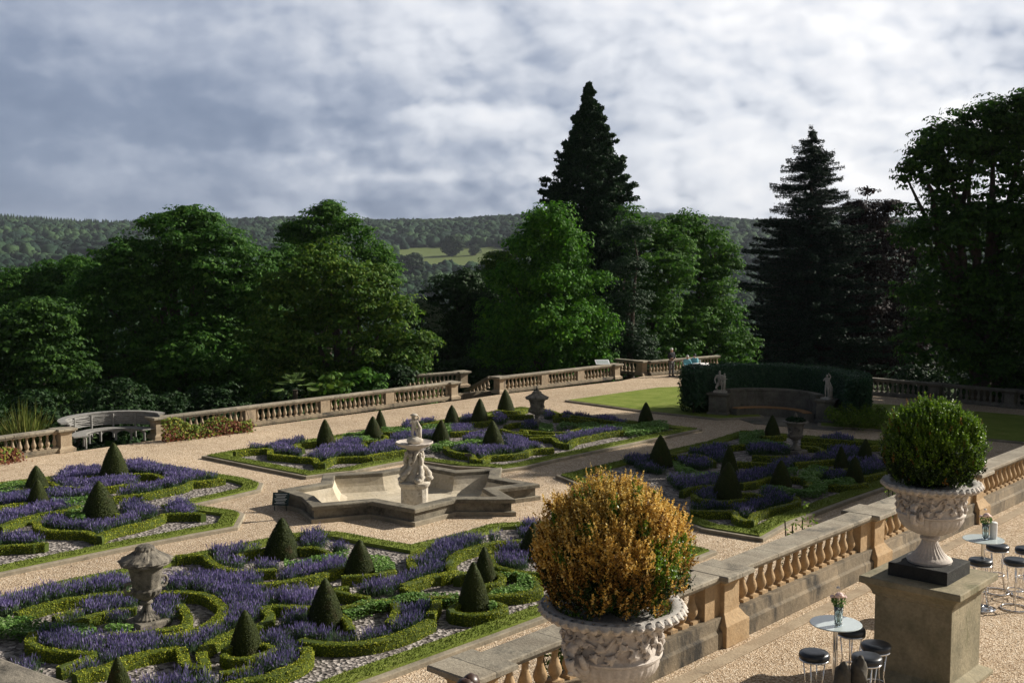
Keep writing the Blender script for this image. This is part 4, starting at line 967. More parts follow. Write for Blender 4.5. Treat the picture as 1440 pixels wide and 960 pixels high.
# ------------------------------------------------------------------ parterre urns
def garden_urn(c, H, rimw, label, lid=True, spike=False, plant=False, mat='grey_stone', rz=ANG):
    e = empty('garden_urn', c, label, 'urn', 'large stone urns standing in the parterre', rz)
    r = rimw/2; k = H/1.64
    obj('plinth', MB().steps((0,0,0), [(.34,0),(.34,.12*k),(.31,.15*k)]), M[mat], e, bevel=.01)
    prof = [(.27,.15),(.27,.19),(.20,.24),(.12,.32),(.085,.40),(.08,.46),(.13,.49),(.13,.52),(.09,.55),(.14,.58),(.24,.64),(.30,.71),(.315,.78),(.28,.82),(.29,.86),(.32,1.1),(.36,1.24),(.42,1.30)]
    fl = lambda a, z, j: 1+(.045*math.sin(16*a) if 9 <= j <= 12 else 0)+(.035*math.sin(20*a) if j < 5 else 0)+(.03*math.sin(12*a+z*20) if j in (14,15) else 0)
    obj('bowl', MB().lathe([(x*r/.525, z*k) for x, z in prof], 80, wob=fl), M[mat], e, auto=True)
    b = MB().lathe([(.42*r/.525,1.298*k),(r*.97,1.315*k),(r,1.345*k),(r*.96,1.37*k),(r*.8,1.372*k)], 48, wob=lambda a, z, j: 1+.02*math.sin(24*a))
    obj('rim', b, M[mat], e, auto=True)
    for s in (-1, 1):
        pts = [(s*.26, 0, .80*k), (s*.40, 0, .76*k), (s*.47, 0, .86*k), (s*.43, 0, .97*k), (s*.33, 0, .96*k)]
        obj('handle', MB().tube([tuple(p) for p in catmull(pts, .03)], .032, 8), M[mat], e, smooth=True)
    if lid:
        mb = MB().lathe([(r*.98,1.36*k),(r*1.04,1.385*k),(r*.95,1.43*k),(r*.72,1.49*k),(r*.52,1.555*k),(r*.40,1.60*k),(r*.38,1.64*k),(r*.30,1.69*k),(r*.12,1.725*k)], 48,
                        wob=lambda a, z, j: 1+.04*math.sin(9*a+z*31)+.03*math.sin(17*a-z*40)+random.uniform(-.035,.035))
        ld = obj('lid', mb, M['grey_stone'], e)
        if spike: obj('finial', MB().lathe([(.07,1.70*k),(.05,1.75*k),(.065,1.79*k),(.03,1.84*k),(.012,1.96*k)], 12), M['dark_stone'], ld, smooth=True)
    if plant:
        n = 500; C = unit(n)*np.array([r*.8, r*.8, .16])*rng.random((n,1))**.4; C[:,2] = np.abs(C[:,2])+1.37*k
        link('succulent_planting', quads_mesh('plants', [(leaf_arrays(C, unit(n), .06, .5), M['sequoia'])]), e)
        obj('finial', MB().lathe([(.07,1.45*k),(.06,1.58*k),(.07,1.6*k),(.03,1.70*k),(.01,1.75*k)], 10), M['grey_stone'], e, smooth=True)
    return e
garden_urn(G(207, 879, .05), 1.60, 1.0, 'large weathered stone urn with fluted bowl and encrusted lid, nearest the camera among lavender')
garden_urn(G(755, 600, .05), 1.5, .98, 'distant stone urn with spiked lid among lavender by the lawn', spike=True)
garden_urn(G(1118, 637, .05), 1.45, .95, 'shaded stone urn filled with spiky plants in front of the curved stone seat', lid=False, plant=True)

# ------------------------------------------------------------------ exedra
pl_ = G(1013, 584); pr_ = G(1162, 595)
mid = (pl_+pr_)/2; ch = (pr_-pl_)[:2]; cl = np.linalg.norm(ch); cu = ch/cl; back = np.array([-cu[1], cu[0]])
exr = math.atan2(cu[1], cu[0])
e = empty('curved_stone_seat', mid, 'curved stone exedra wall with a wooden slat seat between two statue pedestals', 'bench', rz=exr)
# local: x along chord, y backward; arc through (+-a, 0) with sagitta
def arc(a, sag, n=28, off=0.0):
    Rr = (a*a+sag*sag)/(2*sag); cy = sag-Rr; th = math.asin(min(1, a/Rr))
    return [((Rr+off)*math.sin(-th+2*th*i/(n-1)), cy+(Rr+off)*math.cos(-th+2*th*i/(n-1))) for i in range(n)]
ha = cl/2-.3
back_arc = arc(ha, 1.35)
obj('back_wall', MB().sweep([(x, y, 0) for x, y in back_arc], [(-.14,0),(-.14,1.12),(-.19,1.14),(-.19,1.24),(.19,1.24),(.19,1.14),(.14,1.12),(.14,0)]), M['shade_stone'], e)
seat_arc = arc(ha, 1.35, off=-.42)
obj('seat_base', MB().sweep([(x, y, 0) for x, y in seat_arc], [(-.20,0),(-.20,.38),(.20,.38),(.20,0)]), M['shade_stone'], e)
for i, of in enumerate((-.62,-.52,-.42,-.32)):
    obj('seat_slat', MB().sweep([(x, y, .40) for x, y in arc(ha-.05, 1.35, off=of)], [(-.04,0),(-.04,.045),(.04,.045),(.04,0)]), M['wood'], e)
def ped(c, label, w, h):
    e = empty('statue_pedestal', c, label, 'pedestal', rz=exr)
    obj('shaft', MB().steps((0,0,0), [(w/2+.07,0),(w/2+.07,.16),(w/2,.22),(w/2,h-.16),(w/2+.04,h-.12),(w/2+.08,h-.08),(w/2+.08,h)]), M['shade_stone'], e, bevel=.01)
    return e
ped(pl_, 'square stone pedestal at the left end of the curved stone seat', .86, 1.08)
ped(pr_, 'square stone pedestal at the right end of the curved stone seat', .74, 1.08)
s1 = empty('kneeling_statue', (pl_[0], pl_[1], 1.08), 'pale statue of a kneeling figure holding a child, left of the curved seat', 'statue', rz=exr+.2)
V, E_, Rd = figure(.80, 'crouch'); skin_body('figure', V, E_, Rd, M['statue'], s1, 2, (-.05,0,.06))
V, E_, Rd = figure(.48, 'stand'); skin_body('child_figure', V, E_, Rd, M['statue'], s1, 2, (.18,-.16,.10), rz=1.2)
obj('base_block', MB().box((0,0,.04), (.62,.5,.08)), M['statue'], s1, bevel=.01)
s2 = empty('standing_statue', (pr_[0], pr_[1], 1.08), 'pale standing statue with raised arm, right of the curved seat', 'statue', rz=exr-.3)
V, E_, Rd = figure(.62, 'raise'); skin_body('figure', V, E_, Rd, M['statue'], s2, 2, (0,0,.04))
obj('base_block', MB().box((0,0,.035), (.42,.38,.07)), M['statue'], s2, bevel=.01)
obj('drapery', MB().tube([(.12,.10,.1),(.14,.09,.5),(.03,.05,.85)], [.09,.08,.03], 8), M['statue'], s2, smooth=True)
# the tall curved hedge behind, carried on bare stems
e = empty('curved_hedge', mid, 'tall dark clipped hedge curving round behind the stone seat', 'hedge', rz=exr)
ha2 = cl/2+.35
path = [(-ha2-.85,-.35),(-ha2-.5,.9),(-ha2*.6,2.25),(-ha2*.2,2.75),(ha2*.2,2.75),(ha2*.6,2.25),(ha2+.5,.9),(ha2+1.05,-.35)]
path = [tuple(p) for p in catmull(path, .3)]
core = MB().sweep([(x, y, 0) for x, y in path], [(-.5,.62),(-.56,1.3),(-.55,2.02),(-.42,2.12),(.42,2.12),(.55,2.02),(.56,1.3),(.5,.62)])
me = core.mesh('hedge_crown', M['hedge_dark'])
Pp = np.array(path); N = 42000; dd_ = np.diff(Pp, axis=0); Ls = np.linalg.norm(dd_, axis=1); cum = np.concatenate([[0], np.cumsum(Ls)])
t = rng.uniform(-.55, cum[-1]+.55, N); tc = np.clip(t, 1e-4, cum[-1]-1e-4); k = np.clip(np.searchsorted(cum, tc)-1, 0, len(Ls)-1)
tt = dd_[k]/Ls[k][:, None]; base = Pp[k]+dd_[k]*((tc-cum[k])/Ls[k])[:, None]+tt*(t-tc)[:, None]; nn = np.column_stack([tt[:, 1], -tt[:, 0]])
q = rng.uniform(0, 4.5, N); side = np.where(q < 1.7, -1, np.where(q > 2.8, 1, 0))
of = np.where(side == 0, q-2.25, side*(.58+.05*np.sin(t*2.3))); up = np.where(side == -1, .5+q, np.where(side == 1, .5+4.5-q, 2.15+.04*np.sin(t*3)))
endc = np.abs(t-tc) > 0; of = np.where(endc, rng.uniform(-.55, .55, N), of); up = np.where(endc, rng.uniform(.5, 2.15, N), up)
C = np.column_stack([base+nn*of[:, None], up]); Nn = np.column_stack([nn*side[:, None], (side == 0)*1.0])+unit(N)*.8
add_leaves(me, [(leaf_arrays(C+unit(N)*.05, Nn, rng.uniform(.045, .08, N), .6), M['hedge_dark'])])
link('hedge_crown', me, e)
for x, y in path[::4]: obj('stem', MB().tube([(x, y, -.05), (x+.04, y, .4), (x, y, .9)], [.05,.04,.035], 7), M['bark'], e)

# people and their table ----------------------------------------------
def person(c, pose, label, rz, parts):
    e = empty('person', c, label, 'person', rz=rz)
    V, E_, Rd = figure(1.0, pose); skin_body('body', V, E_, Rd, M['skin'], e, 2)
    zt = 0 if pose == 'stand' else -.43
    fz_ = 1.60+zt
    obj('face', MB().sphere((.03,-.095,fz_+.015), .012, 6, 4).sphere((-.03,-.095,fz_+.015), .012, 6, 4).sphere((0,-.115,fz_-.01), (.012,.02,.02), 6, 4), M['cloth_dark'], e) if False else None
    top, leg, hair = parts
    hx = MB().sphere((0,.005 if pose=='stand' else -.035,fz_+.03), (.092,.105,.10), 14, 8, lambda d: 1+.04*math.sin(9*d[0]+7*d[2]))
    obj('hair', hx, hair, e, smooth=True)
    # jacket: a slightly larger skin over torso and arms
    keys = ['waist','chest','neck','sl','el','wl','sr','er','wr','pelvis']
    names = ['pelvis','waist','chest','neck','chin','head','crown','sl','el','wl','hl','sr','er','wr','hr','pl','kl','al','tl','pr','kr','ar','tr']
    V, _, Rd = figure(1.0, pose)
    sub = ['pelvis','waist','chest','neck','sl','el','wl','sr','er','wr']; ix = {k: i for i, k in enumerate(sub)}
    Vs = [V[names.index(k)] for k in sub]; Rs = [Rd[names.index(k)] for k in sub]
    Rs = [tuple(x+.02 for x in r) if hasattr(r, '__len__') else r+.02 for r in Rs]; Rs[3] = .06
    skin_body('jacket', Vs, [(0,1),(1,2),(2,3),(2,4),(4,5),(5,6),(2,7),(7,8),(8,9)], Rs, top, e, 2)
    sub = ['pelvis','pl','kl','al','pr','kr','ar']; Vs = [V[names.index(k)] for k in sub]; Rs = [Rd[names.index(k)] for k in sub]
    Rs = [tuple(x+.008 for x in r) if hasattr(r, '__len__') else r+.022 for r in Rs]
    skin_body('trousers', Vs, [(0,1),(1,2),(2,3),(0,4),(4,5),(5,6)], Rs, leg, e, 2)
    for s in (-1, 1):
        a = V[names.index('al' if s > 0 else 'ar')]; b = V[names.index('tl' if s > 0 else 'tr')]
        obj('shoe', MB().tube([(a[0], a[1]+.05, .045), (a[0], (a[1]+b[1])/2, .055), (b[0], b[1]-.03, .035)], [.045,.05,.035], 8), M['cloth_dark'], e, smooth=True)
    return e
person(G(944, 529), 'stand', 'standing person with white hair, dark jacket and grey trousers by the far balustrade', .5, (M['cloth_dark'], M['cloth_grey'], M['hair_white']))
person(G(966, 529), 'sit', 'seated person with white hair in a light blue top and dark trousers', .3, (M['cloth_blue'], M['cloth_dark'], M['hair_white']))
person(G(977, 527), 'sit', 'seated person in light blue with dark hair, half hidden by the hedge end', -.8, (M['cloth_blue'], M['cloth_dark'], M['cloth_dark']))
def garden_chair(c, rz, label):
    e = empty('garden_chair', c, label, 'chair', 'white garden chairs by the far balustrade', rz)
    obj('seat', MB().box((0,0,.43), (.46,.44,.03)), M['white'], e, bevel=.01)
    for x in (-.2,.2):
        for y in (-.19,.19): obj('leg', MB().tube([(x*1.1,y*1.15,0),(x,y,.43)], .018, 6), M['white'], e)
        obj('armrest', MB().tube([(x*1.15,.2,.64),(x*1.15,-.2,.64),(x*1.1,-.2,.43)], .018, 6), M['white'], e)
    mb = MB().tube([(-.22,.21,.43),(-.22,.26,.9),(.22,.26,.9),(.22,.21,.43)], .02, 6)
    for i in range(5): mb.tube([(-.14+i*.07,.215,.45),(-.14+i*.07,.26,.9)], .01, 5)
    obj('backrest', mb, M['white'], e)
p = G(966,529); garden_chair(p, .3, 'white garden chair under the seated person in light blue')
p = G(977,527); garden_chair(p, -.8, 'white garden chair under the half hidden seated person')
p = P(986, 523, 68.2); e = empty('garden_table', (p[0], p[1], 0), 'round table under a white cloth beyond the left end of the tall hedge', 'table')
obj('table_top', MB().lathe([(.6,.72),(.62,.74),(.6,.76)], 28), M['white'], e); obj('leg', MB().tube([(0,0,0),(0,0,.73)], .04, 8), M['white'], e)
obj('tablecloth', MB().lathe([(.70,.42),(.66,.6),(.63,.765),(.0,.78)], 40, wob=lambda a, z, j: 1+(.05*math.sin(9*a) if j == 0 else 0), cap=False), M['white'], e, smooth=True)
# folded white parasol lying beside? -> information lectern
p = P(847, 517, 66.6); e = empty('information_panel', (p[0], p[1], 0), 'white tilted information panel standing at the far balustrade corner', 'sign', rz=.15)
o = obj('panel', MB().box((0,0,0), (.85,.5,.03)), M['sign_white'], e, bevel=.01); o.location = (0,0,1.02); o.rotation_euler = (R(28),0,0)
o2 = obj('printed_picture', MB().box((0,0,.018), (.7,.34,.004)), plain_mat('faded_print', (.42,.47,.46), .4), e); o2.location = (0,0,1.02); o2.rotation_euler = (R(28),0,0)
for s in (-.28,.28): obj('post', MB().tube([(s,.0,0),(s,.0,1.0)], .035, 8), M['slate'], e)

# ------------------------------------------------------------------ curved teak bench at left
a = G(116, 630)[:2]; b = G(208, 619)[:2]; c = (a+b)/2; v = b-a; l = np.linalg.norm(v); rz = math.atan2(v[1], v[0])
e = empty('curved_bench', (c[0], c[1], 0), 'large curved weathered grey bench with patterned back, set in the gap of the left balustrade', 'bench', rz=rz)
h2 = l/2; n = 9
top = arc(h2+.35, 1.7, 40, .28); obj('top_rail', MB().sweep([(x, y, .98) for x, y in top], [(-.13,0),(-.15,.03),(-.15,.07),(.15,.07),(.15,.03),(.13,0)]), M['grey_wood'], e)
ba = arc(h2+.30, 1.62, 40, .18)
obj('outer_shell', MB().sweep([(x, y, .52) for x, y in arc(h2+.30, 1.62, 40, .23)], [(-.012,0),(-.012,.46),(.012,.46),(.012,0)]), M['grey_wood'], e)
sa = arc(h2+.05, 1.30, 40, 0)
obj('seat', MB().sweep([(x, y, .42) for x, y in sa], [(-.27,0),(-.27,.05),(.27,.05),(.27,0)]), M['grey_wood'], e)
for i in range(0, 40, 6):
    x, y = ba[i]; j = min(i+6, 39)
    obj('back_post', MB().tube([(x, y, .0), (x, y, .98)], .045, 6), M['grey_wood'], e)
    xs_, ys_ = sa[i]; obj('front_leg', MB().tube([(xs_*.93, ys_-.22, 0), (xs_*.93, ys_-.22, .43)], .045, 6), M['grey_wood'], e)
    if i+6 <= 39:
        mb = MB(); f = [np.array([*ba[q], 0]) for q in range(i, i+7 if i+7 <= 40 else 40)]
        for z0_, z1_, sgn in ((.56,.56,0),(.90,.90,0),(.60,.60,1),(.68,.68,1),(.78,.78,-1),(.86,.86,-1)):
            pts = [(p_[0], p_[1], z0_+sgn*.07*math.sin(PI*q/(len(f)-1))) for q, p_ in enumerate(f)]; mb.tube(pts, .02, 5)
        obj('back_panel', mb, M['grey_wood'], e)
        # arched apron
        g_ = [np.array([sa[q][0]*.93, sa[q][1]-.22]) for q in range(i, min(i+7, 40))]; m_ = len(g_)
        vs = [(p_[0], p_[1], .43) for p_ in g_]+[(p_[0], p_[1], .20+.17*math.sin(PI*q/(m_-1))**.6) for q, p_ in enumerate(g_)]
        obj('apron', MB().add(vs, [(q, q+1, m_+q+1, m_+q) for q in range(m_-1)]), M['grey_wood'], e)
# ------------------------------------------------------------------ the two big urns on pedestals
PC = np.array([5.42, 14.5]); LC_ = np.array([.85, 9.43]); UANG = math.atan2(*(PC-LC_)[::-1])
def urn_pedestal(c, label):
    e = empty('urn_pedestal', (c[0], c[1], NT), label, 'pedestal', 'stone pedestals of the big urns', UANG)
    h = .50; T = 1.34
    obj('shaft', MB().steps((0,0,0), [(h+.14,0),(h+.14,.05),(h+.10,.08),(h+.03,.11),(h,.13),(h,T-.25)]), M['mossy'], e, bevel=.008)
    obj('cornice', MB().steps((0,0,0), [(h+.012,T-.251),(h+.03,T-.235),(h+.03,T-.21),(h+.06,T-.16),(h+.10,T-.11),(h+.155,T-.085),(h+.155,T-.012),(h+.145,T)]), M['mossy'], e, bevel=.006)
    obj('top_slab', MB().steps((0,0,T), [(.385,.001),(.385,.165),(.375,.172)]), M['black_stone'], e, bevel=.004)
    return T+.172
def ivy_leaf(size):
    # five lobed ivy outline, slightly domed
    ang = [-90,-60,-40,-20,10,25,45,65,90,115,135,155,170,200,220,240]
    rr = [.35,.42,.75,.55,.95,.55,.60,.62,1.15,.62,.60,.55,.95,.55,.75,.42]
    return [(size*r*math.cos(R(a)), size*r*math.sin(R(a))) for a, r in zip(ang, rr)]
def big_urn(c, z, label, ball):
    e = empty('carved_urn', (c[0], c[1], z), label, 'urn', 'big pale carved urns on pedestals', UANG)
    # foot
    foot = [(.275,0),(.285,.03),(.27,.055),(.235,.07),(.215,.085),(.17,.13),(.125,.20),(.10,.26),(.095,.285),(.12,.30),(.125,.325),(.10,.345),(.13,.36)]
    obj('foot', MB().lathe(foot, 96, wob=lambda a, zz, j: 1+(.035*math.cos(24*a) if 3 < j < 8 else 0)), M['pale'], e, auto=True)
    low = [(.13,.362),(.20,.385),(.29,.43),(.355,.49),(.39,.56),(.405,.62)]
    def acan(a, zz, j): return 1+(.03*abs(math.sin(9*a))**.5 if 0 < j < 5 else 0)+(.012*math.sin(36*a) if 0 < j < 5 else 0)
    obj('acanthus_bowl', MB().lathe(low, 144, wob=acan), M['pale'], e, auto=True)
    mid_ = [(.405,.621),(.425,.63),(.43,.65),(.41,.665),(.40,.68),(.395,.75),(.395,.86),(.41,.915),(.44,.94)]
    obj('body', MB().lathe(mid_, 72), M['pale'], e, auto=True)
    # ivy relief
    mb = MB(); rs = random.Random(3)
    for row, (zz, n, s) in enumerate(((.72,15,.062),(.80,15,.058),(.875,16,.052))):
        for i in range(n):
            a = 2*PI*(i+.5*(row % 2))/n+rs.uniform(-.08,.08); z1 = zz+rs.uniform(-.015,.015); rot = rs.uniform(-1.4,1.4)+(PI if row == 0 else 0)
            s1 = s*rs.uniform(.85,1.15); til = rs.uniform(-.25,.25)
            vs = []; pts = ivy_leaf(s1)
            for k, (x, y) in enumerate(pts):
                xr, yr = x*math.cos(rot)-y*math.sin(rot), x*math.sin(rot)+y*math.cos(rot)
                rr = .405+.030+til*xr*.6-.25*(xr*xr+yr*yr)/s1; aa = a+xr/.40
                vs.append((rr*math.cos(aa), rr*math.sin(aa), z1+yr))
            n_ = len(vs); rr = .452; vs.append((rr*math.cos(a), rr*math.sin(a), z1))
            back_ = [(v_[0]*.93, v_[1]*.93, v_[2]) for v_ in vs[:n_]]
            vs += back_
            fs = [(k, (k+1) % n_, n_) for k in range(n_)]+[(k, n_+1+k, n_+1+(k+1) % n_, (k+1) % n_) for k in range(n_)]
            mb.add(vs, fs)
    for q in range(7):
        a0 = 2*PI*q/7; pts = [((.412+.012*math.sin(i*1.3))*math.cos(a0+i*.09), (.412+.012*math.sin(i*1.3))*math.sin(a0+i*.09), .70+.012*i+.045*math.sin(i*.8+q)) for i in range(14)]
        mb.tube(pts, .011, 6)
    obj('ivy_relief', mb, M['pale'], e)
    # rim with carved egg tongues
    rim = [(.44,.941),(.50,.955),(.56,.975),(.60,1.0),(.612,1.02),(.60,1.045),(.57,1.055),(.52,1.052),(.50,1.04),(.49,1.0)]
    def egg(a, zz, j):
        return 1+(.022*(abs(math.sin(20*a))**.5)-.008 if 1 <= j <= 5 else 0)
    ob = obj('rim', MB().lathe(rim, 320, wob=egg), M['urn_rim'], e, auto=True)
    mb = MB()
    for i in range(40):
        a = 2*PI*(i+.5)/40; t = Vector((math.cos(a), math.sin(a), 0))
        pts = [t*.50+Vector((0,0,.962)), t*.565+Vector((0,0,.985)), t*.607+Vector((0,0,1.02)), t*.588+Vector((0,0,1.056))]
        mb.tube([tuple(p_) for p_ in pts], [.018,.031,.036,.020], 8)
    obj('tongue_moulding', mb, M['pale'], ob, smooth=True)
    obj('soil', MB().lathe([(.0,.99),(.495,1.0)], 32, cap=False), M['soil'], e)
    # scrolled handles rising from masks
    for s in (-1, 1):
        hd = []
        for k_ in range(22):
            t = k_/21; a = -PI*.55+t*PI*1.75
            hd.append((s*(.455+.115*math.cos(a)), .0, .70+.125*math.sin(a)))
        mb = MB().tube(hd, [.042-.012*abs(math.sin(k_*.45)) for k_ in range(22)], 9)
        for k_ in range(10):
            t = k_/9; a = 4.6*t; r_ = .055*(1-t*.8); mb.sphere((s*(.50+r_*math.cos(a)), 0, .60+r_*math.sin(a)), .026*(1-t*.4), 8, 6)
        mb.sphere((s*.43,0,.625), (.075,.09,.085), 12, 8, lambda d: 1+.15*math.sin(9*d[1]+7*d[2]))
        for y_ in (-.075,.075): mb.tube([(s*.40,y_*.5,.60),(s*.48,y_,.66),(s*.53,y_*1.1,.74),(s*.49,y_*.9,.80)], [.035,.03,.024,.012], 7)
        mb.sphere((s*.535,0,.80), (.05,.045,.05), 10, 7, lambda d: 1+.2*math.sin(8*d[2]+6*d[1]))
        obj('handle', mb, M['pale'], e, smooth=True)
    return e
zl = urn_pedestal(PC, 'moss stained stone pedestal with heavy cornice beside the stools, under the right urn')
big_urn(PC, NT+zl, 'pale carved stone urn with ivy relief holding the green ball bush, on the right pedestal', 0)
zl2 = urn_pedestal(LC_, 'stone pedestal below the frame under the urn of the browned bush')
big_urn(LC_, NT+zl2, 'pale carved stone urn with ivy relief holding the orange brown bush, at bottom centre', 0)
ZR = NT+zl+1.03
# ball bushes: sprigs of small upright leaves on branchlets
def ball(c, z, r, hz, label, mats, nsprig, split=None, ls=.021):
    e = empty('ball_bush', (c[0], c[1], z), label, 'bush')
    cz = hz*.80
    D = unit(nsprig*2); D = D[D[:, 2] > -.72][:nsprig]; n = len(D)
    # lumpy outline
    lump = .99+.045*np.sin(D[:, 0]*15+D[:, 2]*11)+.05*np.sin(D[:, 0]*7+1)*np.sin(D[:, 1]*6+2)+.04*np.sin(D[:, 2]*9+D[:, 0]*5)+rng.normal(0, .045, n)
    depth = 1-np.abs(rng.normal(0, .13, n)); rr = lump*depth
    base = D*np.array([r, r, hz])*rr[:, None]; base[:, 2] += cz
    up = D*.42+np.array([0,0,.95])+rng.normal(0, .22, (n, 3)); up /= np.linalg.norm(up, axis=1, keepdims=True)
    Ln = rng.uniform(.06, .15, n)
    k = 17; m = n*k
    t = np.tile(np.linspace(0, 1, k), n); bi = np.repeat(np.arange(n), k)
    C = base[bi]+up[bi]*(Ln[bi]*t)[:, None]+rng.normal(0, 1, (m, 3))*(.011*(1.15-t))[:, None]
    Nn = unit(m)*.9+up[bi]*.2+D[bi]*.4
    sz = ls*(1.05-.35*t)*rng.uniform(.8, 1.25, m)
    V = leaf_arrays(C, Nn, sz, .55).reshape(m, 12)
    which = split(D, base, n)[bi]
    parts = [(V[which == j].reshape(-1, 3), M[mt]) for j, mt in enumerate(mats)]
    # inner body of very dark green leaves
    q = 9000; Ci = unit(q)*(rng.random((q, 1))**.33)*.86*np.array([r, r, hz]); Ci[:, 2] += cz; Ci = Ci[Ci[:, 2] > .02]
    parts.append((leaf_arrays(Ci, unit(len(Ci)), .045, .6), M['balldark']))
    link('foliage', quads_mesh('foliage', parts), e)
    mb = MB()
    for i in range(9):
        a = i*.7; mb.tube([(0.04*math.cos(a),.04*math.sin(a),-.04),(r*.3*math.cos(a),r*.3*math.sin(a),cz*.6),(r*.65*math.cos(a),r*.65*math.sin(a),cz*1.1)], [.02,.014,.006], 6)
    obj('stems', mb, M['bark'], e)
    return e
def sp_orange(D, base, n):
    w = np.zeros(n, int); u = rng.random(n)
    w[u < .18] = 1                                   # browned
    w[(D[:, 2] < .05) & (u < .55)] = 1; w[(D[:, 2] < -.15) & (u < .85)] = 1
    nz = np.sin(D[:, 0]*9+2)*np.sin(D[:, 2]*8+1)*np.sin(D[:, 1]*7)
    right = (D[:, 0] > .42) & (D[:, 0] < .92) & (D[:, 2] < .35) & (D[:, 2] > -.55)
    w[right & (u < .72)] = 2
    w[(nz > .42) & (u < .6)] = 2
    w[(D[:, 2] < -.2) & (u < .40)] = 3
    return w
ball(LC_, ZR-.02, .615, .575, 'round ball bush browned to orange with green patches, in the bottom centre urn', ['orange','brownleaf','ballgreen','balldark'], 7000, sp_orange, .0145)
def sp_green(D, base, n):
    w = np.zeros(n, int); u = rng.random(n); w[(D[:, 2] < .1) & (u < .4)] = 1; w[(D[:, 2] < -.3) & (u < .7)] = 1
    w[u > .985] = 2
    return w
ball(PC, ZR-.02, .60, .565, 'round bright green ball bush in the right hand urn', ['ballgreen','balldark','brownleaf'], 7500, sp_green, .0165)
# low weeds spilling in the left urn
n = 900; a = rng.uniform(0, 2*PI, n); rr_ = rng.uniform(.36,.5,n); C = np.column_stack([LC_[0]+rr_*np.cos(a), LC_[1]+rr_*np.sin(a), ZR-.04+rng.uniform(0,.09,n)])
k_ = ((a > 5.6) | (a < .5) | ((a > 3.2) & (a < 4.2))); C = C[k_]
tag(link('urn_weeds', quads_mesh('weeds', [(leaf_arrays(C, unit(len(C))+np.array([0,0,.6]), .018, .6), M['yellowgreen'])])), 'bright green weeds round the foot of the browned bush in its urn', 'weeds')

# ------------------------------------------------------------------ bar tables, stools, vases
def stool():
    e = empty('bar_stool', (0,0,0), 'x', 'stool', 'chrome bar stools with round black seats')
    obj('seat', MB().lathe([(.15,.70),(.172,.712),(.18,.735),(.178,.765),(.165,.785),(.12,.795),(.03,.792)], 32), M['seat'], e, smooth=True)
    obj('seat_ring', MB().lathe([(.155,.685),(.176,.69),(.176,.708),(.155,.708)], 32), M['chrome'], e, smooth=True)
    for k in range(4):
        a = PI/4+k*PI/2; ca, sa = math.cos(a), math.sin(a)
        obj('leg', MB().tube([(.13*ca,.13*sa,.69),(.10*ca,.10*sa,.40),(.19*ca,.19*sa,.015)], .008, 8), M['chrome'], e, smooth=True)
    ring = [(.20*math.cos(2*PI*i/32), .20*math.sin(2*PI*i/32), .016) for i in range(33)]
    obj('base_ring', MB().tube(ring, .013, 8, cap=False), M['chrome'], e, smooth=True)
    ring = [(.118*math.cos(2*PI*i/24), .118*math.sin(2*PI*i/24), .30) for i in range(25)]
    obj('foot_ring', MB().tube(ring, .010, 8, cap=False), M['chrome'], e, smooth=True)
    return e
proto = stool(); first = True
for px, py, lab in ((1145,918,'leftmost bar stool, standing alone left of the near glass table column'), (1197,884,'bar stool partly under the near glass table top'),
                    (1232,906,'bar stool half hidden behind the left side of the pedestal, rear of two'), (1219,923,'bar stool half hidden behind the left side of the pedestal, front of two'),
                    (1379,787,'bar stool left of the far glass table column'), (1403,767,'bar stool just right of the white candle on the far table'),
                    (1429,787,'bar stool at the right edge of frame, in front of the others'), (1444,771,'bar stool cut by the right edge of frame, behind')):
    o = proto if first else copy_tree(proto); first = False
    g = G(px, py, NT+.77); o.location = (g[0], g[1], NT); o.rotation_euler = (0,0,rng.uniform(0,1.5)); o['label'] = lab
def table(px, py, label):
    g = G(px, py, NT+1.10); e = empty('bar_table', (g[0], g[1], NT), label, 'table', 'round glass bar tables on chrome columns')
    obj('glass_top', MB().lathe([(.30,1.085),(.305,1.091),(.30,1.098)], 64), M['glasstop'], e, smooth=False)
    obj('column', MB().lathe([(.03,.02),(.028,.9),(.03,1.06),(.09,1.075),(.09,1.084)], 20), M['chrome'], e, auto=True)
    obj('base_disc', MB().lathe([(.21,0),(.215,.012),(.05,.03),(.03,.05)], 40), M['chrome'], e, auto=True)
    return g
t1 = table(1175.5, 875, 'round glass bar table on a chrome column, left of the pedestal')
t2 = table(1383, 757, 'clear glass bar table on a chrome column, right of the pedestal by the balustrade')
def vase(c, tall, label):
    e = empty('flower_vase', c, label, 'vase')
    e.scale = (1.35,1.35,1.35); obj('glass_vase', MB().lathe([(.028,0),(.034,.01),(.036,.10),(.042,.18),(.039,.178),(.033,.10),(.03,.015),(.0,.012)], 20, cap=False), M['glass'], e, smooth=True)
    n = 110; C = unit(n)*np.array([.06,.06,.05])+np.array([0,0,.22]); link('leaves', quads_mesh('leaves', [(leaf_arrays(C, unit(n), .018, .45), M['bedding'])]), e)
    mb = MB()
    for k in range(5): mb.tube([(0.01*math.cos(k),.01*math.sin(k),.02),(.03*math.cos(k*1.3),.03*math.sin(k*1.3),.24)], .004, 5)
    obj('stems', mb, M['green_stem'], e)
    for k, (x, y, z, s) in enumerate(((0,-.015,.27,.048),(.05,.02,.25,.030),(-.055,.01,.255,.026),(.0,.03,.33,.02))):
        mb = MB()
        for q in range(14):
            a = q*2.4; r_ = s*(.25+.75*q/14); mb.sphere((x+r_*.55*math.cos(a), y+r_*.55*math.sin(a), z+s*(.35-.5*(q/14)**2)), (s*.42,s*.42,s*.36), 8, 6)
        obj('bloom', mb, M['pink'] if k < 3 else M['hair_white'], e, smooth=True)
    return e
vase((t1[0]+.0, t1[1]-.10, NT+1.098), 1, 'glass vase with a pale pink rose and leaves on the near glass table')
vase((t2[0]+.03, t2[1], NT+1.098), 1, 'small vase of white and pink flowers on the far glass table')
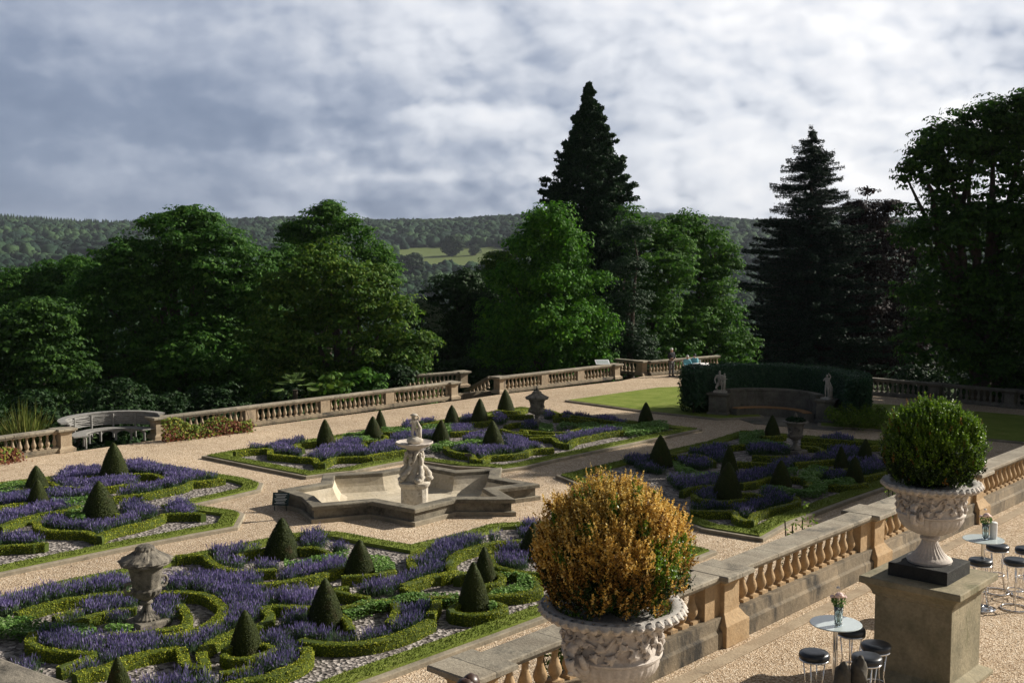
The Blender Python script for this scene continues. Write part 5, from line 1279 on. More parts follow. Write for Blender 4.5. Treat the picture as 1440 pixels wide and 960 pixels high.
e = empty('pillar_candle', (t2[0]+.16, t2[1]+.02, NT+1.098), 'tall white cylinder candle beside the flowers on the far glass table', 'candle')
obj('candle', MB().lathe([(.055,0),(.055,.25),(.04,.26)], 24), M['white'], e, auto=True); obj('wick', MB().tube([(0,0,.26),(.004,0,.285)], .003, 5), M['cloth_dark'], e)
# dark carved ornament at the bottom edge
g = P(1196, 958, 12.6)
e = empty('carved_stone_finial', (g[0], g[1], NT), 'dark weathered twin lobed stone ornament at the bottom edge left of the pedestal', 'ornament', rz=.2)
top_ = ZAT(927, 12.6)-NT
obj('block', MB().steps((0,0,0), [(.30,0),(.30,.2),(.22,.26),(.2,top_-.5),(.24,top_-.45)]), M['dark_stone'], e, bevel=.01)
for s, h_ in ((-1, .94), (1, 1.0)):
    mb = MB().sphere((s*.10,0,top_*h_-.22), (.095,.11,.24), 16, 12, lambda d: 1+.10*math.sin(7*d[2]+5*d[0])+.07*math.sin(13*d[1]+9*d[2]))
    obj('lobe', mb, M['dark_stone'], e, smooth=True)
# person whose hair just enters the frame at the bottom
g = P(662, 960, 10.3); hz_ = ZAT(949, 10.3)
sc = (hz_-NT)/1.71
e = person((g[0], g[1], NT), 'stand', 'person with brown hair, only the crown of the head showing at the bottom edge', 2.6, (M['cloth_dark'], M['cloth_grey'], M['hair_brown']))
e.scale = (sc,)*3
obj('hair_bun', MB().sphere((0,.10,1.63), (.10,.08,.08), 14, 10, lambda d: 1+.05*math.sin(14*d[0])), M['hair_brown'], e, smooth=True)
# ------------------------------------------------------------------ terrain
def hill(x, y):
    r = math.hypot(x, y)
    base = -6-34*min(1, max(0, (r-90)/260))
    az = math.atan2(x, y)
    # far ridge: rises from the valley to the crest seen against the sky
    far_ = min(1, max(0, (r-750)/1750)); far_ = far_*far_*(3-2*far_)
    crest = 56+9*math.sin(az*9+1)+5*math.sin(az*21)
    return base+(crest+40)*far_+3*math.sin(x*.011)*math.sin(y*.009)*min(1, max(0, (r-200)/400))
NA, NR = 120, 70; vs = []; fs = []
for j in range(NR+1):
    r = 20*(3200/20)**(j/NR)
    for i in range(NA+1):
        a = R(-75+150*i/NA); x, y = r*math.sin(a), r*math.cos(a); vs.append((x, y, hill(x, y)))
for j in range(NR):
    for i in range(NA): k = j*(NA+1)+i; fs.append((k, k+1, k+NA+2, k+NA+1))
tag(obj('terrain', MB().add(vs, fs), M['terrain'], smooth=True), kind='structure')
mbs = MB().add([(-3300,-1600,-46),(3300,-1600,-46),(3300,4600,-46),(-3300,4600,-46)], [(0,1,2,3)])
tag(obj('valley_floor', mbs, M['terrain']), kind='structure')
def onhill(px, py, r0=300, r1=3600):
    """first point of the terrain met by this sight line"""
    d = ray(px, py); d = d/math.hypot(d[0], d[1]); prev = None
    r = r0
    while r < r1:
        z = CAMZ+d[2]*r; x, y = d[0]*r, d[1]*r
        if z < hill(x, y): return (x, y, hill(x, y), r)
        r += 8
    return None
# pasture on the far slope
fp = [(555,352),(600,347),(640,347),(690,350),(735,356),(725,372),(690,377),(620,380),(585,378),(560,366)]
pts = [onhill(*p) for p in fp]; print('field', [None if p is None else round(p[3]) for p in pts])
pts = [p for p in pts if p]
if len(pts) > 4:
    c = np.mean([[p[0], p[1]] for p in pts], axis=0); vs = [(c[0], c[1], hill(*c)+2.5)]; K = 10; n = len(pts)
    for k in range(1, K+1):
        for i in range(n):
            x, y = c[0]+(pts[i][0]-c[0])*k/K, c[1]+(pts[i][1]-c[1])*k/K; vs.append((x, y, hill(x, y)+2.5))
    fs = [(0, 1+i, 1+(i+1) % n) for i in range(n)]
    for k in range(K-1):
        for i in range(n): a = 1+k*n+i; b = 1+k*n+(i+1) % n; fs.append((a, b, b+n, a+n))
    tag(obj('hillside_pasture', MB().add(vs, fs), M['field'], smooth=True), kind='structure')
field_poly = [(p[0], p[1]) for p in pts]
# far woodland: thousands of crowns, reads as one mass
def crowns(n, rmin, rmax, amin, amax, s0, s1, kind, seed):
    rs = np.random.default_rng(seed); V = []; F = []
    ico = MB().sphere((0,0,0), 1, 10, 7); iv = np.array(ico.v); ifs = np.array([list(f) for f in ico.f])
    con = MB().lathe([(1,-.3),(.75,.2),(.5,.6),(.25,.95),(.02,1.3)], 7, cap=False); cv = np.array(con.v); cf = np.array([list(f) for f in con.f])
    allV = []; allF = []; off_ = 0; cnt = 0
    while cnt < n:
        a = R(rs.uniform(amin, amax)); r = math.sqrt(rs.uniform(rmin**2, rmax**2)); x, y = r*math.sin(a), r*math.cos(a)
        if len(field_poly) > 3 and inpoly(np.array([[x, y]]), [(p[0]*.985, p[1]*.985) for p in field_poly])[0]: cnt += .2; continue
        if len(field_poly) > 3 and inpoly(np.array([[x*1.02, y*1.02]]), field_poly)[0] : cnt += .2; continue
        s = rs.uniform(s0, s1)*(1+.3*(r > 1500)); z = hill(x, y)
        con_ = kind == 'c' or (kind == 'm' and rs.random() < (0.0))
        base, ff = (cv, cf) if con_ else (iv, ifs)
        if con_: v = base*np.array([s*.42, s*.42, s*.95])+np.array([x, y, z+s*.3])
        else:
            ph = rs.uniform(0, 6, 3); d = base; w = 1+.16*np.sin(d[:, 0]*4+ph[0])*np.sin(d[:, 1]*4+ph[1])+.12*np.sin(d[:, 2]*5+ph[2])+rs.normal(0, .13, len(d))
            v = base*w[:, None]*np.array([s*.62, s*.62, s*.6])+np.array([x, y, z+s*.45])
        allV.append(v); allF.append(ff+off_); off_ += len(v); cnt += 1
    me = bpy.data.meshes.new('crowns'); V = np.concatenate(allV); F = np.concatenate(allF)
    me.vertices.add(len(V)); me.vertices.foreach_set('co', V.astype(np.float32).ravel())
    me.loops.add(F.size); me.loops.foreach_set('vertex_index', F.astype(np.int32).ravel())
    me.polygons.add(len(F)); me.polygons.foreach_set('loop_start', np.arange(0, F.size, 4, dtype=np.int32)); me.materials.append(M['far_wood']); me.update(calc_edges=True)
    return me
tag(link('distant_woodland', crowns(19000, 1150, 2900, -30, 30, 6, 13, 'm', 1)), kind='stuff')
tag(link('valley_woodland', crowns(5500, 420, 1150, -30, 30, 6, 11, 'm', 2)), kind='stuff')
tag(link('ridge_conifers', crowns(1500, 2250, 2750, -30, -14, 9, 13, 'c', 3)), kind='stuff')

# ------------------------------------------------------------------ near trees
def limb(a, b, n=6, wob=.06):
    a = np.array(a, float); b = np.array(b, float); L = np.linalg.norm(b-a); out = []
    for i in range(n):
        t = i/(n-1); p = a*(1-t)+b*t; p[2] += L*.10*math.sin(PI*t)*(1 if i else 0); out.append(p+rng.normal(0, L*wob*.3, 3)*(0 < i < n-1))
    return out
def crown_leaves(blobs, mat, nclump_per_m2, lpc, ls, clump_r=.75, inner=1.0, droop=0.0):
    if not blobs: return np.zeros((0, 3))
    parts = []
    for c, r in blobs:
        c = np.array(c); r = np.array(r) if hasattr(r, '__len__') else np.array([r, r, r*.9])
        A = 4*PI*np.mean(r)**2; n = max(8, int(A*nclump_per_m2)); D = unit(n)
        lump = 1+.10*np.sin(D[:, 0]*5+c[0])*np.sin(D[:, 1]*5+c[1])+.08*np.sin(D[:, 2]*7+c[2]); rad = lump*rng.uniform(.66, 1.08, n)
        Cc = c+D*r*rad[:, None]
        cr = clump_r*rng.uniform(.6, 1.35, n)
        bi = np.repeat(np.arange(n), lpc); m = len(bi)
        d = unit(m); d[:, 2] = np.abs(d[:, 2])*.75-.25*rng.random(m)
        L = Cc[bi]+d*(cr[bi]*rng.uniform(.45, 1, m)**.5)[:, None]*np.array([1.1, 1.1, .65])
        if droop: L[:, 2] -= droop*rng.random(m)**2*cr[bi]
        Nn = d+D[bi]*.4+np.array([0,0,.35])+unit(m)*.5
        parts.append(leaf_arrays(L, Nn, ls*rng.uniform(.6, 1.4, m), .62))
        k = int(A*2.2*inner)
        if k: parts.append(leaf_arrays(c+unit(k)*r*(rng.random((k, 1))**.45)*.78, unit(k), ls*2.4, .8))
    return np.concatenate(parts)
GROUND = -6.0
def leafy_tree(name, label, cat, D, trunk_px, pxblobs, mat, dens=1.7, lpc=26, ls=.15, clump_r=.75, inner=1.0, group=None, droop=0, trunk_r=.45, jitter=.35, ground=None, thick=1.0):
    gz = GROUND if ground is None else ground
    tp = P(trunk_px, 500, D); e = empty(name, (tp[0], D, gz), label, cat, group)
    org = np.array([tp[0], D, gz]); bl = []; bl2 = []
    for b in pxblobs:
        r = b[2]*D/1600; dd = D+(b[3] if len(b) > 3 else rng.uniform(-1, 1)*r*jitter)
        c = P(b[0], b[1], dd)-org; bl.append((c, (r*.93, r*thick*.93, r*.88)))
        if r > .9:
            for q in range(7):
                d_ = unit(1)[0]; d_[2] = abs(d_[2])*.9-.15; d_[1] = -abs(d_[1]) if q % 3 else d_[1]; rr_ = r*rng.uniform(.26, .42); bl2.append((c+d_*r*rng.uniform(.72, .92), (rr_*1.15, rr_*1.15, rr_*.8)))
    V = np.concatenate([crown_leaves(bl, mat, dens, int(lpc*1.25), ls*.62, clump_r*.8, inner, droop), crown_leaves(bl2, mat, dens*1.15, int(lpc*1.25), ls*.62, clump_r*.62, .5, droop)])
    link('crown', quads_mesh('crown', [(V, M[mat])]), e)
    mb = MB(); top = max(c[2] for c, r in bl); ctr = np.mean([c for c, r in bl], axis=0)
    fork = np.array([ctr[0]*.4, ctr[1]*.4, top*.38])
    mb.tube(limb((0,0,-.3), fork), [trunk_r*k for k in (1.35,1.05,.95,.88,.82,.75)], 10)
    tr = obj('trunk', mb, M['bark'], e, smooth=True)
    for c, r in bl:
        mb = MB().tube(limb(fork*rng.uniform(.75, 1), c, 6), [trunk_r*k for k in (.5,.4,.3,.22,.14,.06)], 6); 
        obj('limb', mb, M['bark'], tr, smooth=True)
    print(label[:36], len(V)//4); return e
leafy_tree('oak_tree', 'huge rounded dark green oak crown at the left behind the curved bench', 'tree', 67, 240,
  [(250,345,58),(200,385,62),(305,372,62),(350,405,48),(140,425,58),(235,435,78),(320,450,72),(110,475,52),(180,500,78),(280,510,85),(350,505,52),(120,540,58),(240,560,70),(330,560,58),(255,312,26),(225,316,22),(290,318,24)], 'oak', trunk_r=.6)
leafy_tree('broadleaf_tree', 'dark broadleaf tree at the left edge of frame beside the huge oak', 'tree', 60, 10,
  [(20,482,52),(62,452,42),(0,530,66),(75,520,58),(50,565,52),(-45,475,60),(-60,530,66)], 'right_leaf')
leafy_tree('broadleaf_tree', 'paler hazier tree rising behind the left edge tree', 'tree', 115, 20,
  [(20,445,42),(85,425,36),(-40,438,48),(55,412,28),(110,405,24),(-20,408,28)], 'ash', ls=.26, lpc=18, clump_r=1.2, dens=.8)
leafy_tree('broadleaf_tree', 'high airy tree top showing behind the yellowish maple', 'tree', 86, 455,
  [(455,318,36),(425,335,28),(492,328,30),(520,362,32),(545,382,26),(440,370,48),(465,300,20),(410,330,18)], 'ash', dens=1.3)
leafy_tree('broadleaf_tree', 'dark tree filling the dip between the huge oak and the yellowish maple', 'tree', 74, 380,
  [(380,440,50),(400,400,36),(385,490,56),(360,530,56),(430,520,50),(395,370,26)], 'oak')
leafy_tree('broadleaf_tree', 'deep green tree rising between the left edge tree and the huge oak', 'tree', 78, 100,
  [(100,420,50),(60,400,40),(130,390,36),(20,410,40),(95,470,60),(30,470,56),(110,378,22)], 'oak')
leafy_tree('broadleaf_tree', 'green tree bridging the dark evergreen and the bright lime at mid distance', 'tree', 84, 700,
  [(700,400,40),(680,430,44),(720,440,46),(705,372,24),(670,470,50)], 'maple')
leafy_tree('maple_tree', 'broad maple with yellowish shoots in the centre left, behind the palm', 'tree', 63, 480,
  [(450,390,52),(410,425,48),(500,412,48),(548,442,42),(400,482,58),(470,480,74),(550,500,50),(586,482,26),(420,545,60),(500,550,60),(570,558,44),(460,355,22),(520,380,22)], 'maple')
leafy_tree('laurel_tree', 'dark mass of evergreen tree between the maple and the bright lime', 'tree', 76, 650,
  [(640,420,42),(605,450,36),(670,470,50),(620,500,50),(690,420,34),(655,402,28),(600,532,50),(660,540,50),(700,520,40)], 'dark_leaf')
leafy_tree('whitebeam_tree', 'small greyish green tree in the dip right of the maple', 'tree', 68.5, 607,
  [(606,442,15),(592,430,12),(612,462,13),(600,480,12)], 'grey_leaf', ls=.10, lpc=24, clump_r=.4, dens=3, trunk_r=.12)
leafy_tree('lime_tree', 'bright green lime tree with drooping boughs below the giant conifer', 'tree', 71, 770,
  [(772,312,32),(748,350,38),(800,350,36),(722,392,38),(780,400,54),(828,405,34),(712,450,44),(770,460,64),(838,458,34),(700,505,40),(760,510,55),(828,505,42)], 'lime', droop=.8, clump_r=.7)
leafy_tree('dark_conifer', 'dull grey green conifer foliage between the lime and the bright trees', 'tree', 73, 885,
  [(880,385,32),(886,432,32),(880,478,36),(892,335,22),(900,500,30)], 'sequoia', ls=.10, lpc=34, clump_r=.6, dens=2.2)
leafy_tree('ash_tree', 'bright green ash tree left behind the standing person', 'tree', 79, 920,
  [(905,338,36),(930,392,48),(910,440,48),(920,500,50),(890,305,18),(945,350,30)], 'ash')
leafy_tree('ash_tree', 'bright green ash tree right behind the seated people, with a low domed side crown', 'tree', 82, 990,
  [(962,332,36),(1000,352,32),(990,402,46),(1018,375,22),(970,452,52),(1020,450,34),(990,500,50),(1042,490,26),(1010,330,14),(980,312,14)], 'ash')
leafy_tree('copper_beech', 'nearly black copper beech between the layered fir and the great right tree', 'tree', 100, 1215,
  [(1215,330,40),(1180,385,48),(1250,370,54),(1220,440,74),(1165,470,52),(1280,450,60),(1200,510,60),(1270,520,50),(1205,295,16),(1222,268,10),(1245,300,26),(1125,500,46),(1100,510,40)], 'copper', ls=.15, dens=1.9)
leafy_tree('beech_tree', 'great dark tree with open sunlit top filling the right side of the frame', 'tree', 58, 1390,
  [(1322,200,40),(1400,175,44),(1290,232,30),(1365,215,40),(1440,160,40),(1430,235,62),(1335,265,38),(1310,330,52),(1400,320,76),(1330,410,66),(1400,425,78),(1312,480,52),(1380,505,66),(1440,500,70),(1485,200,70),(1490,350,90),(1275,250,16),(1355,160,20)], 'right_leaf', dens=1.55, trunk_r=.7)
# off to the right of the frame: the trees whose shade lies over the right bed
sx_, sy_ = math.sin(SUN_AZ), math.cos(SUN_AZ)
for i, (s_, p_, h_, lab) in enumerate(((50,28.5,22,'nearest of the shade trees beyond the right edge of frame'), (51,34,22.5,'second of the shade trees beyond the right edge of frame'), (51,39.5,19,'third of the shade trees beyond the right edge of frame'))):
    x, y = sx_*s_-sy_*p_, sy_*s_+sx_*p_; e = empty('shade_tree', (x, y, GROUND+2), lab, 'tree')
    bl = [((rng.uniform(-2,2)+.46*k, rng.uniform(-2,2)-.9*k, h_*z_), rng.uniform(2.5,3.3)) for z_, k in ((.30,-1),(.42,1),(.5,-1.5),(.58,1.2),(.66,0),(.72,-1.5),(.78,1.2),(.85,0),(.92,.3),(.36,.5))]
    link('crown', quads_mesh('crown', [(crown_leaves(bl, 'right_leaf', .9, 16, .26, 1.0, 1.0), M['right_leaf'])]), e)
    obj('trunk', MB().tube([(0,0,-.5),(.1,0,h_*.5),(0,0,h_*.8)], [.5,.35,.15], 8), M['bark'], e, smooth=True)
# giant sequoia -------------------------------------------------------
D = 88; ax = P(829, 116, D); gz = -9; H = ax[2]-gz
e = empty('giant_conifer', (ax[0], D, gz), 'giant dark conifer towering over the trees at centre right', 'tree')
prof_z = [116,135,160,200,250,300,350,400,450,520]; prof_w = [1,7,15,33,48,54,60,64,66,60]
n = 1900; py = rng.uniform(124, 520, n); w = np.interp(py, prof_z, prof_w)*D/1600; a = rng.uniform(0, 2*PI, n)
z = np.array([ZAT(p, D) for p in py])-gz; rr_ = w*.84*(rng.uniform(.2, 1, n)**.45)
Cc = [np.column_stack([rr_*np.cos(a), rr_*np.sin(a), z])]; CR = [np.clip(w/3.6, .12, .75)]
nb = 430; pb = 117+(520-117)*rng.random(nb)**.85                       # drooping boughs whose tips turn up
for q in range(nb):
    w_ = np.interp(pb[q], prof_z, prof_w)*D/1600*rng.uniform(.9, 1.46); a_ = rng.uniform(0, 2*PI); z_ = ZAT(pb[q], D)-gz
    t = rng.uniform(.45, 1, 9)**.8; lat = rng.normal(0, .13, 9)*w_*.5
    x_ = w_*t*math.cos(a_)-lat*math.sin(a_); y_ = w_*t*math.sin(a_)+lat*math.cos(a_); zz_ = z_-w_*.35*t+w_*.30*t**3+rng.normal(0, .08, 9)
    Cc.append(np.column_stack([x_, y_, zz_])); CR.append(np.clip(.16+w_*.11*(1.25-t), .12, .5))
Cc = np.concatenate(Cc); CR = np.concatenate(CR); lpc = 30; bi = np.repeat(np.arange(len(Cc)), lpc); m = len(bi)
cr = CR[bi]; d = unit(m)*(rng.random((m, 1))**.4)
L = Cc[bi]+d*cr[:, None]*np.array([1, 1, .6]); L[:, 2] -= .2*rng.random(m)*cr
link('crown', quads_mesh('crown', [(leaf_arrays(L, unit(m)+np.array([0,0,.3]), rng.uniform(.09,.2,m), .45), M['sequoia'])]), e)
obj('trunk', MB().tube([(0,0,-.5),(0,0,H*.5),(0,0,H*.97)], [.9,.5,.06], 10), M['bark'], e, smooth=True)
# layered fir ---------------------------------------------------------
D = 98; ax = P(1143, 180, D); gz = -6; H = ax[2]-gz
e = empty('fir_tree', (ax[0], D, gz), 'dark fir with layered horizontal branches against the sky, right of centre', 'tree')
tr = obj('trunk', MB().tube([(0,0,-.5),(0,0,H*.5),(0,0,H)], [.42,.25,.02], 10), M['bark'], e, smooth=True)
pz = [180,205,250,300,330,400,470,530]; pw = [1,24,50,72,88,100,106,104]
parts = []; bmb = MB(); py = 186
while py < 530:
    w = np.interp(py, pz, pw)*D/1600; z = ZAT(py, D)-gz; nb = int(8+w*1.9)
    for k in range(nb):
        a = 2*PI*(k+rng.random())/nb; L_ = w*rng.uniform(.45, 1.14); zz = z+rng.normal(0, .32)
        ns = max(3, int(L_/.16)); pts = []; dz_ = rng.uniform(.08, .42)
        for i in range(ns+1):
            t = i/ns; pts.append((L_*t*math.cos(a), L_*t*math.sin(a), zz-dz_*L_*t+(dz_*.85)*L_*t*t))
        bmb.tube(pts[::max(1, ns//3)]+[pts[-1]], .03, 4, cap=False)
        pts = np.array(pts); m = ns*20; t = rng.uniform(.12, 1, m); c = np.array([np.interp(t, np.linspace(0, 1, ns+1), pts[:, q]) for q in range(3)]).T
        wd = .10+.26*L_*.5*(1-t)*np.minimum(1, t*3)+.06; lat = rng.uniform(-1, 1, m)*wd; c += np.column_stack([-math.sin(a)*lat, math.cos(a)*lat, -.18*np.abs(lat)+rng.normal(0, .09, m)-.10*rng.random(m)])
        parts.append(leaf_arrays(c, np.array([0,0,1.])+unit(m)*.8, rng.uniform(.6,1.2,m)*(.10 if py < 300 else .15), .4))
    py += max(5.5, 10.5*min(1, (py-150)/140))*rng.uniform(.8,1.2)
link('crown', quads_mesh('crown', [(np.concatenate(parts), M['spruce'])]), e)
obj('branches', bmb, M['bark'], tr)
# trees standing out in the far pasture
for px, py, rp, lab in ((637,346,17,'dark round tree standing alone in the distant pasture'), (580,372,19,'rounded tree at the left edge of the distant pasture'), (668,352,10,'small tree at the right of the distant pasture')):
    h_ = onhill(px, py+rp); D = h_[1]; c = P(px, py, D); r = rp*D/1600; gz = hill(c[0], D)
    e = empty('field_tree', (c[0], D, gz), lab, 'tree')
    bl = [((0,0,c[2]-gz), (r*.8,r*.8,r*.8))]+[((c_[0]*r*.6, c_[1]*r*.6, c[2]-gz+c_[2]*r*.6), r*.42) for c_ in unit(9)]
    link('crown', quads_mesh('crown', [(crown_leaves(bl, 'dark_leaf', .08, 18, r*.07, r*.16, .03), M['far_leaf'])]), e)
    obj('trunk', MB().tube([(0,0,-1),(0,0,c[2]-gz)], [1.0,.4], 7), M['bark'], e)
# understory behind the balustrades -----------------------------------
k_ = 0
def shrub(px, py, D, rpx, mat, label, h=None, ls=.09, group=None, n=1, dens=3.0, lpc=22, cr=.35):
    p = P(px, py, D); e = empty('shrub', (p[0], D, -3), label, 'shrub', group)
    bl = []
    for i in range(4):
        r = rpx*D/1600*rng.uniform(.6, .85); bl.append((np.array([rng.uniform(-.5,.5)*r*1.6, rng.uniform(-.4,.4)*r, p[2]+3-r*.5*i*.6]), r))
    link('foliage', quads_mesh('foliage', [(crown_leaves(bl, mat, dens, lpc, ls, cr, 1.0), M[mat])]), e)
    obj('stem', MB().tube([(0,0,-1),(0,0,p[2]+2.5)], .05, 6), M['bark'], e)
US = [(-40,560,52,60),(60,575,51,50),(150,560,53,55),(230,560,56,45),(310,555,58,48),(380,550,60,42),(600,530,66,45),(660,515,70,45),(720,510,71,45),(800,500,72,45),(850,490,74,40),(1310,520,63,48),(1400,520,60,50),(1460,525,58,50)]
for i, (px, py, D, r) in enumerate(US):
    shrub(px, py+12, D, r, 'sequoia' if px > 1000 else 'dark_leaf', 'dark evergreen shrub making the shaded understory behind the far balustrades', group='dark understory shrubs behind the balustrades', ls=.085, dens=2.4, lpc=34, cr=.5)
shrub(470, 543, 55.5, 26, 'maple', 'broad leaved shrub with yellowish leaves right of the palm, behind the balustrade', ls=.12)
shrub(520, 536, 58, 28, 'ash', 'glossy leaved shrub behind the balustrade, left of the steps', ls=.13)
shrub(555, 522, 60, 24, 'dark_leaf', 'darker glossy shrub just left of the steps', ls=.13)
# palm and phormium ---------------------------------------------------
def fan_palm(px, py, D):
    p = P(px, py+12, D); e = empty('fan_palm', (p[0], D, -1.5), 'fan palm with pale green fronds peeping over the balustrade left of centre', 'palm')
    h = p[2]+1.5
    obj('trunk', MB().tube([(0,0,-2),(0,0,h)], .12, 8), M['bark'], e); B_ = []; T_ = []
    for k in range(16):
        a = k*2.4; el = R(10+50*(k % 4)/3); L = .95; hub = np.array([.55*math.cos(a)*math.cos(el), .55*math.sin(a)*math.cos(el), h+.55*math.sin(el)])
        for q in range(18):
            b = a+R(-75+150*q/17); dr = np.array([math.cos(b)*math.cos(el), math.sin(b)*math.cos(el), math.sin(el)-.35]); B_.append(hub); T_.append(hub+dr*.62)
    link('fronds', quads_mesh('fronds', [(blade_arrays(np.array(B_), np.array(T_), .05), M['palm'])]), e)
fan_palm(415, 536, 52.6)
p = P(26, 600, 42.6); e = empty('phormium', (p[0]-.2, 43.6, -.6), 'spiky sword leaved plant behind the balustrade at the left edge', 'plant')
n = 420; a = rng.uniform(0, 2*PI, n); sp = rng.uniform(0, 1, n)**.7; Ln = rng.uniform(1.5, 2.7, n); B_ = np.column_stack([rng.normal(0,.15,n), rng.normal(0,.15,n), np.zeros(n)])
T_ = B_+np.column_stack([np.cos(a)*sp*Ln*.62, np.sin(a)*sp*Ln*.62, Ln*(1-.35*sp)]); link('blades', quads_mesh('blades', [(blade_arrays(B_, T_, .05), M['phormium'])]), e)
# creepers on the left balustrades -----------------------------------
def creeper(a, b, z0, z1, n, label, mats, off=-.28, spread=.16):
    a, b = G(*a)[:2], G(*b)[:2]; c = (a+b)/2; e = empty('creeper', (c[0], c[1], 0), label, 'creeper'); u = (b-a)/np.linalg.norm(b-a); v = np.array([u[1], -u[0]])
    t = rng.random(n); L = np.linalg.norm(b-a); s = t*L-L/2; env = (1-.35*t)*(.8+.2*np.sin(s*3)); z = z0+(z1-z0)*rng.random(n)*env
    q = np.abs(rng.normal(0, spread, n))*(1.6-z/ max(z1,.1))
    C = np.column_stack([u[0]*s+v[0]*(q-off), u[1]*s+v[1]*(q-off), z])
    red = rng.random(n) < np.clip(.75-z*.9+.25*np.sin(s*2), .05, .95)
    Nn = np.column_stack([np.full(n, v[0]), np.full(n, v[1]), np.full(n, .5)])+unit(n)*.7
    V = leaf_arrays(C, Nn, rng.uniform(.04,.075,n), .75).reshape(n, 12)
    link('leaves', quads_mesh('leaves', [(V[~red].reshape(-1,3), M['creeper']), (V[red].reshape(-1,3), M['creeper_red'])]), e)
    mb = MB()
    for k in range(6): x0 = (-.45+.18*k)*L; mb.tube([(u[0]*x0+v[0]*.3, u[1]*x0+v[1]*.3, .0), (u[0]*(x0+.2)+v[0]*.3, u[1]*(x0+.2)+v[1]*.3, .5), (u[0]*(x0+.1)+v[0]*.26, u[1]*(x0+.1)+v[1]*.26, .9)], .012, 5)
    obj('stems', mb, M['bark'], e)
creeper((222,620), (345,604), .0, 1.0, 2700, 'creeper turning yellow and red over the left end of the long far balustrade', None)
creeper((-60,660), (14,645), .0, .75, 1300, 'reddish creeper on the balustrade at the left edge of frame', None)
# climbers behind the near balustrade, shrubs near the exedra -----------
def tuft(c, r, h, n, mat, label, ls=.04, name='climbing_plant', z0=0):
    e = empty(name, (c[0], c[1], z0), label, 'plant')
    C = unit(n)*(rng.random((n, 1))**.4)*np.array([r, r, h*.5])+np.array([0,0,h*.55]); C[:, 2] += .12*np.sin(C[:, 0]*9)
    link('foliage', quads_mesh('foliage', [(leaf_arrays(C, unit(n)+np.array([0,0,.6]), rng.uniform(.7,1.3,n)*ls, .55), M[mat])]), e)
    mb = MB()
    for k in range(5): mb.tube([(0,0,-.05),(r*.4*math.cos(k*1.3),r*.4*math.sin(k*1.3),h*.5),(r*.7*math.cos(k*1.3),r*.7*math.sin(k*1.3),h*.95)], .012, 5)
    obj('stems', mb, M['bark'], e)
for px, py, r, h, lab in ((1128,742,.42,.9,'pale leaved climber peeping over the near balustrade in front of the shaded bed'), (1262,648,.30,1.1,'yellowish climber beside the left rim of the right urn'), (1292,640,.25,.9,'thin climber tip beside the green ball bush base')):
    g = P(px, py, G(px, py+15, NT+1.0)[1]+1.0); top = g[2]+.25; tuft((g[0], g[1]), r, top, 1100, 'yellowgreen', lab, .035)
g = P(783, 925, 13.9); tuft((g[0], g[1]), .35, g[2]+.3, 1500, 'yellowgreen', 'bright green climber seen through the balusters beside the left urn', .04)
g = G(1228, 603); tuft((g[0]-.5, g[1]+.3), 1.5, .95, 5200, 'yellowgreen', 'low yellow green shrub under the right end of the tall hedge', .05, 'shrub')
g = G(985, 585); tuft((g[0]+.2, g[1]+1.0), 1.0, .7, 2600, 'dark_leaf', 'low dark shrub under the left end of the tall hedge', .05, 'shrub')
# the air between here and the far ridge
def haze():
    m = bpy.data.materials.new('haze_air'); m.use_nodes = True; nt = m.node_tree; nt.nodes.clear()
    o = nt.nodes.new('ShaderNodeOutputMaterial'); v = nt.nodes.new('ShaderNodeVolumePrincipled')
    v.inputs['Color'].default_value = (.78,.86,1,1); v.inputs['Density'].default_value = .00005; v.inputs['Anisotropy'].default_value = .1
    nt.links.new(v.outputs[0], o.inputs['Volume'])
    h = obj('haze', MB().box((0,1500,33), (6800,6400,166)), m); tag(h, kind='stuff')
haze()
# ------------------------------------------------------------------ light and sky
sd = bpy.data.lights.new('sun', 'SUN'); sd.energy = 5.0; sd.angle = R(.5); sd.color = (1, .93, .82)
so = bpy.data.objects.new('sun', sd); COL.objects.link(so)
dirv = Vector((math.sin(SUN_AZ)*math.cos(SUN_EL), math.cos(SUN_AZ)*math.cos(SUN_EL), math.sin(SUN_EL)))
so.rotation_euler = (-dirv).to_track_quat('-Z', 'Y').to_euler(); so.location = (30, 20, 60)
w = bpy.data.worlds.new('World'); scn.world = w; w.use_nodes = True; nt = w.node_tree
bg = nt.nodes['Background']; sky = nt.nodes.new('ShaderNodeTexSky'); sky.sky_type = 'NISHITA'; sky.sun_disc = False
sky.sun_elevation = SUN_EL; sky.sun_rotation = SUN_AZ
SKY_K = .085
HEAD0, HEADK = .93, .10
SPOTS = ((120,150,.20,.06,-.16),(40,60,.16,.06,-.08),(330,195,.14,.03,-.09),(830,85,.10,.02,-.13),(1100,110,.08,.018,-.10),(1390,50,.07,.03,-.12),(600,120,.12,.02,-.05),
         (400,60,.08,.02,.07),(690,165,.07,.012,.16),(650,243,.06,.007,.13),(560,250,.04,.004,.12),(990,210,.10,.03,.14),(1180,60,.12,.02,.10),(870,8,.04,.015,.14),(1030,22,.05,.015,.12),(1320,200,.10,.04,.06),(700,290,.5,.010,-.05))
def vm(op, a, b=None):
    n = nt.nodes.new('ShaderNodeVectorMath'); n.operation = op
    for i, s in enumerate((a, b)):
        if s is None: continue
        if hasattr(s, 'links'): nt.links.new(s, n.inputs[i])
        else: n.inputs[i].default_value = s
    return n
def mth(op, a, b=None, c=None, clamp=False):
    n = nt.nodes.new('ShaderNodeMath'); n.operation = op; n.use_clamp = clamp
    for i, s in enumerate((a, b, c)):
        if s is None: continue
        if hasattr(s, 'links'): nt.links.new(s, n.inputs[i])
        else: n.inputs[i].default_value = s
    return n.outputs[0]
tc = nt.nodes.new('ShaderNodeTexCoord'); dr = tc.outputs['Generated']
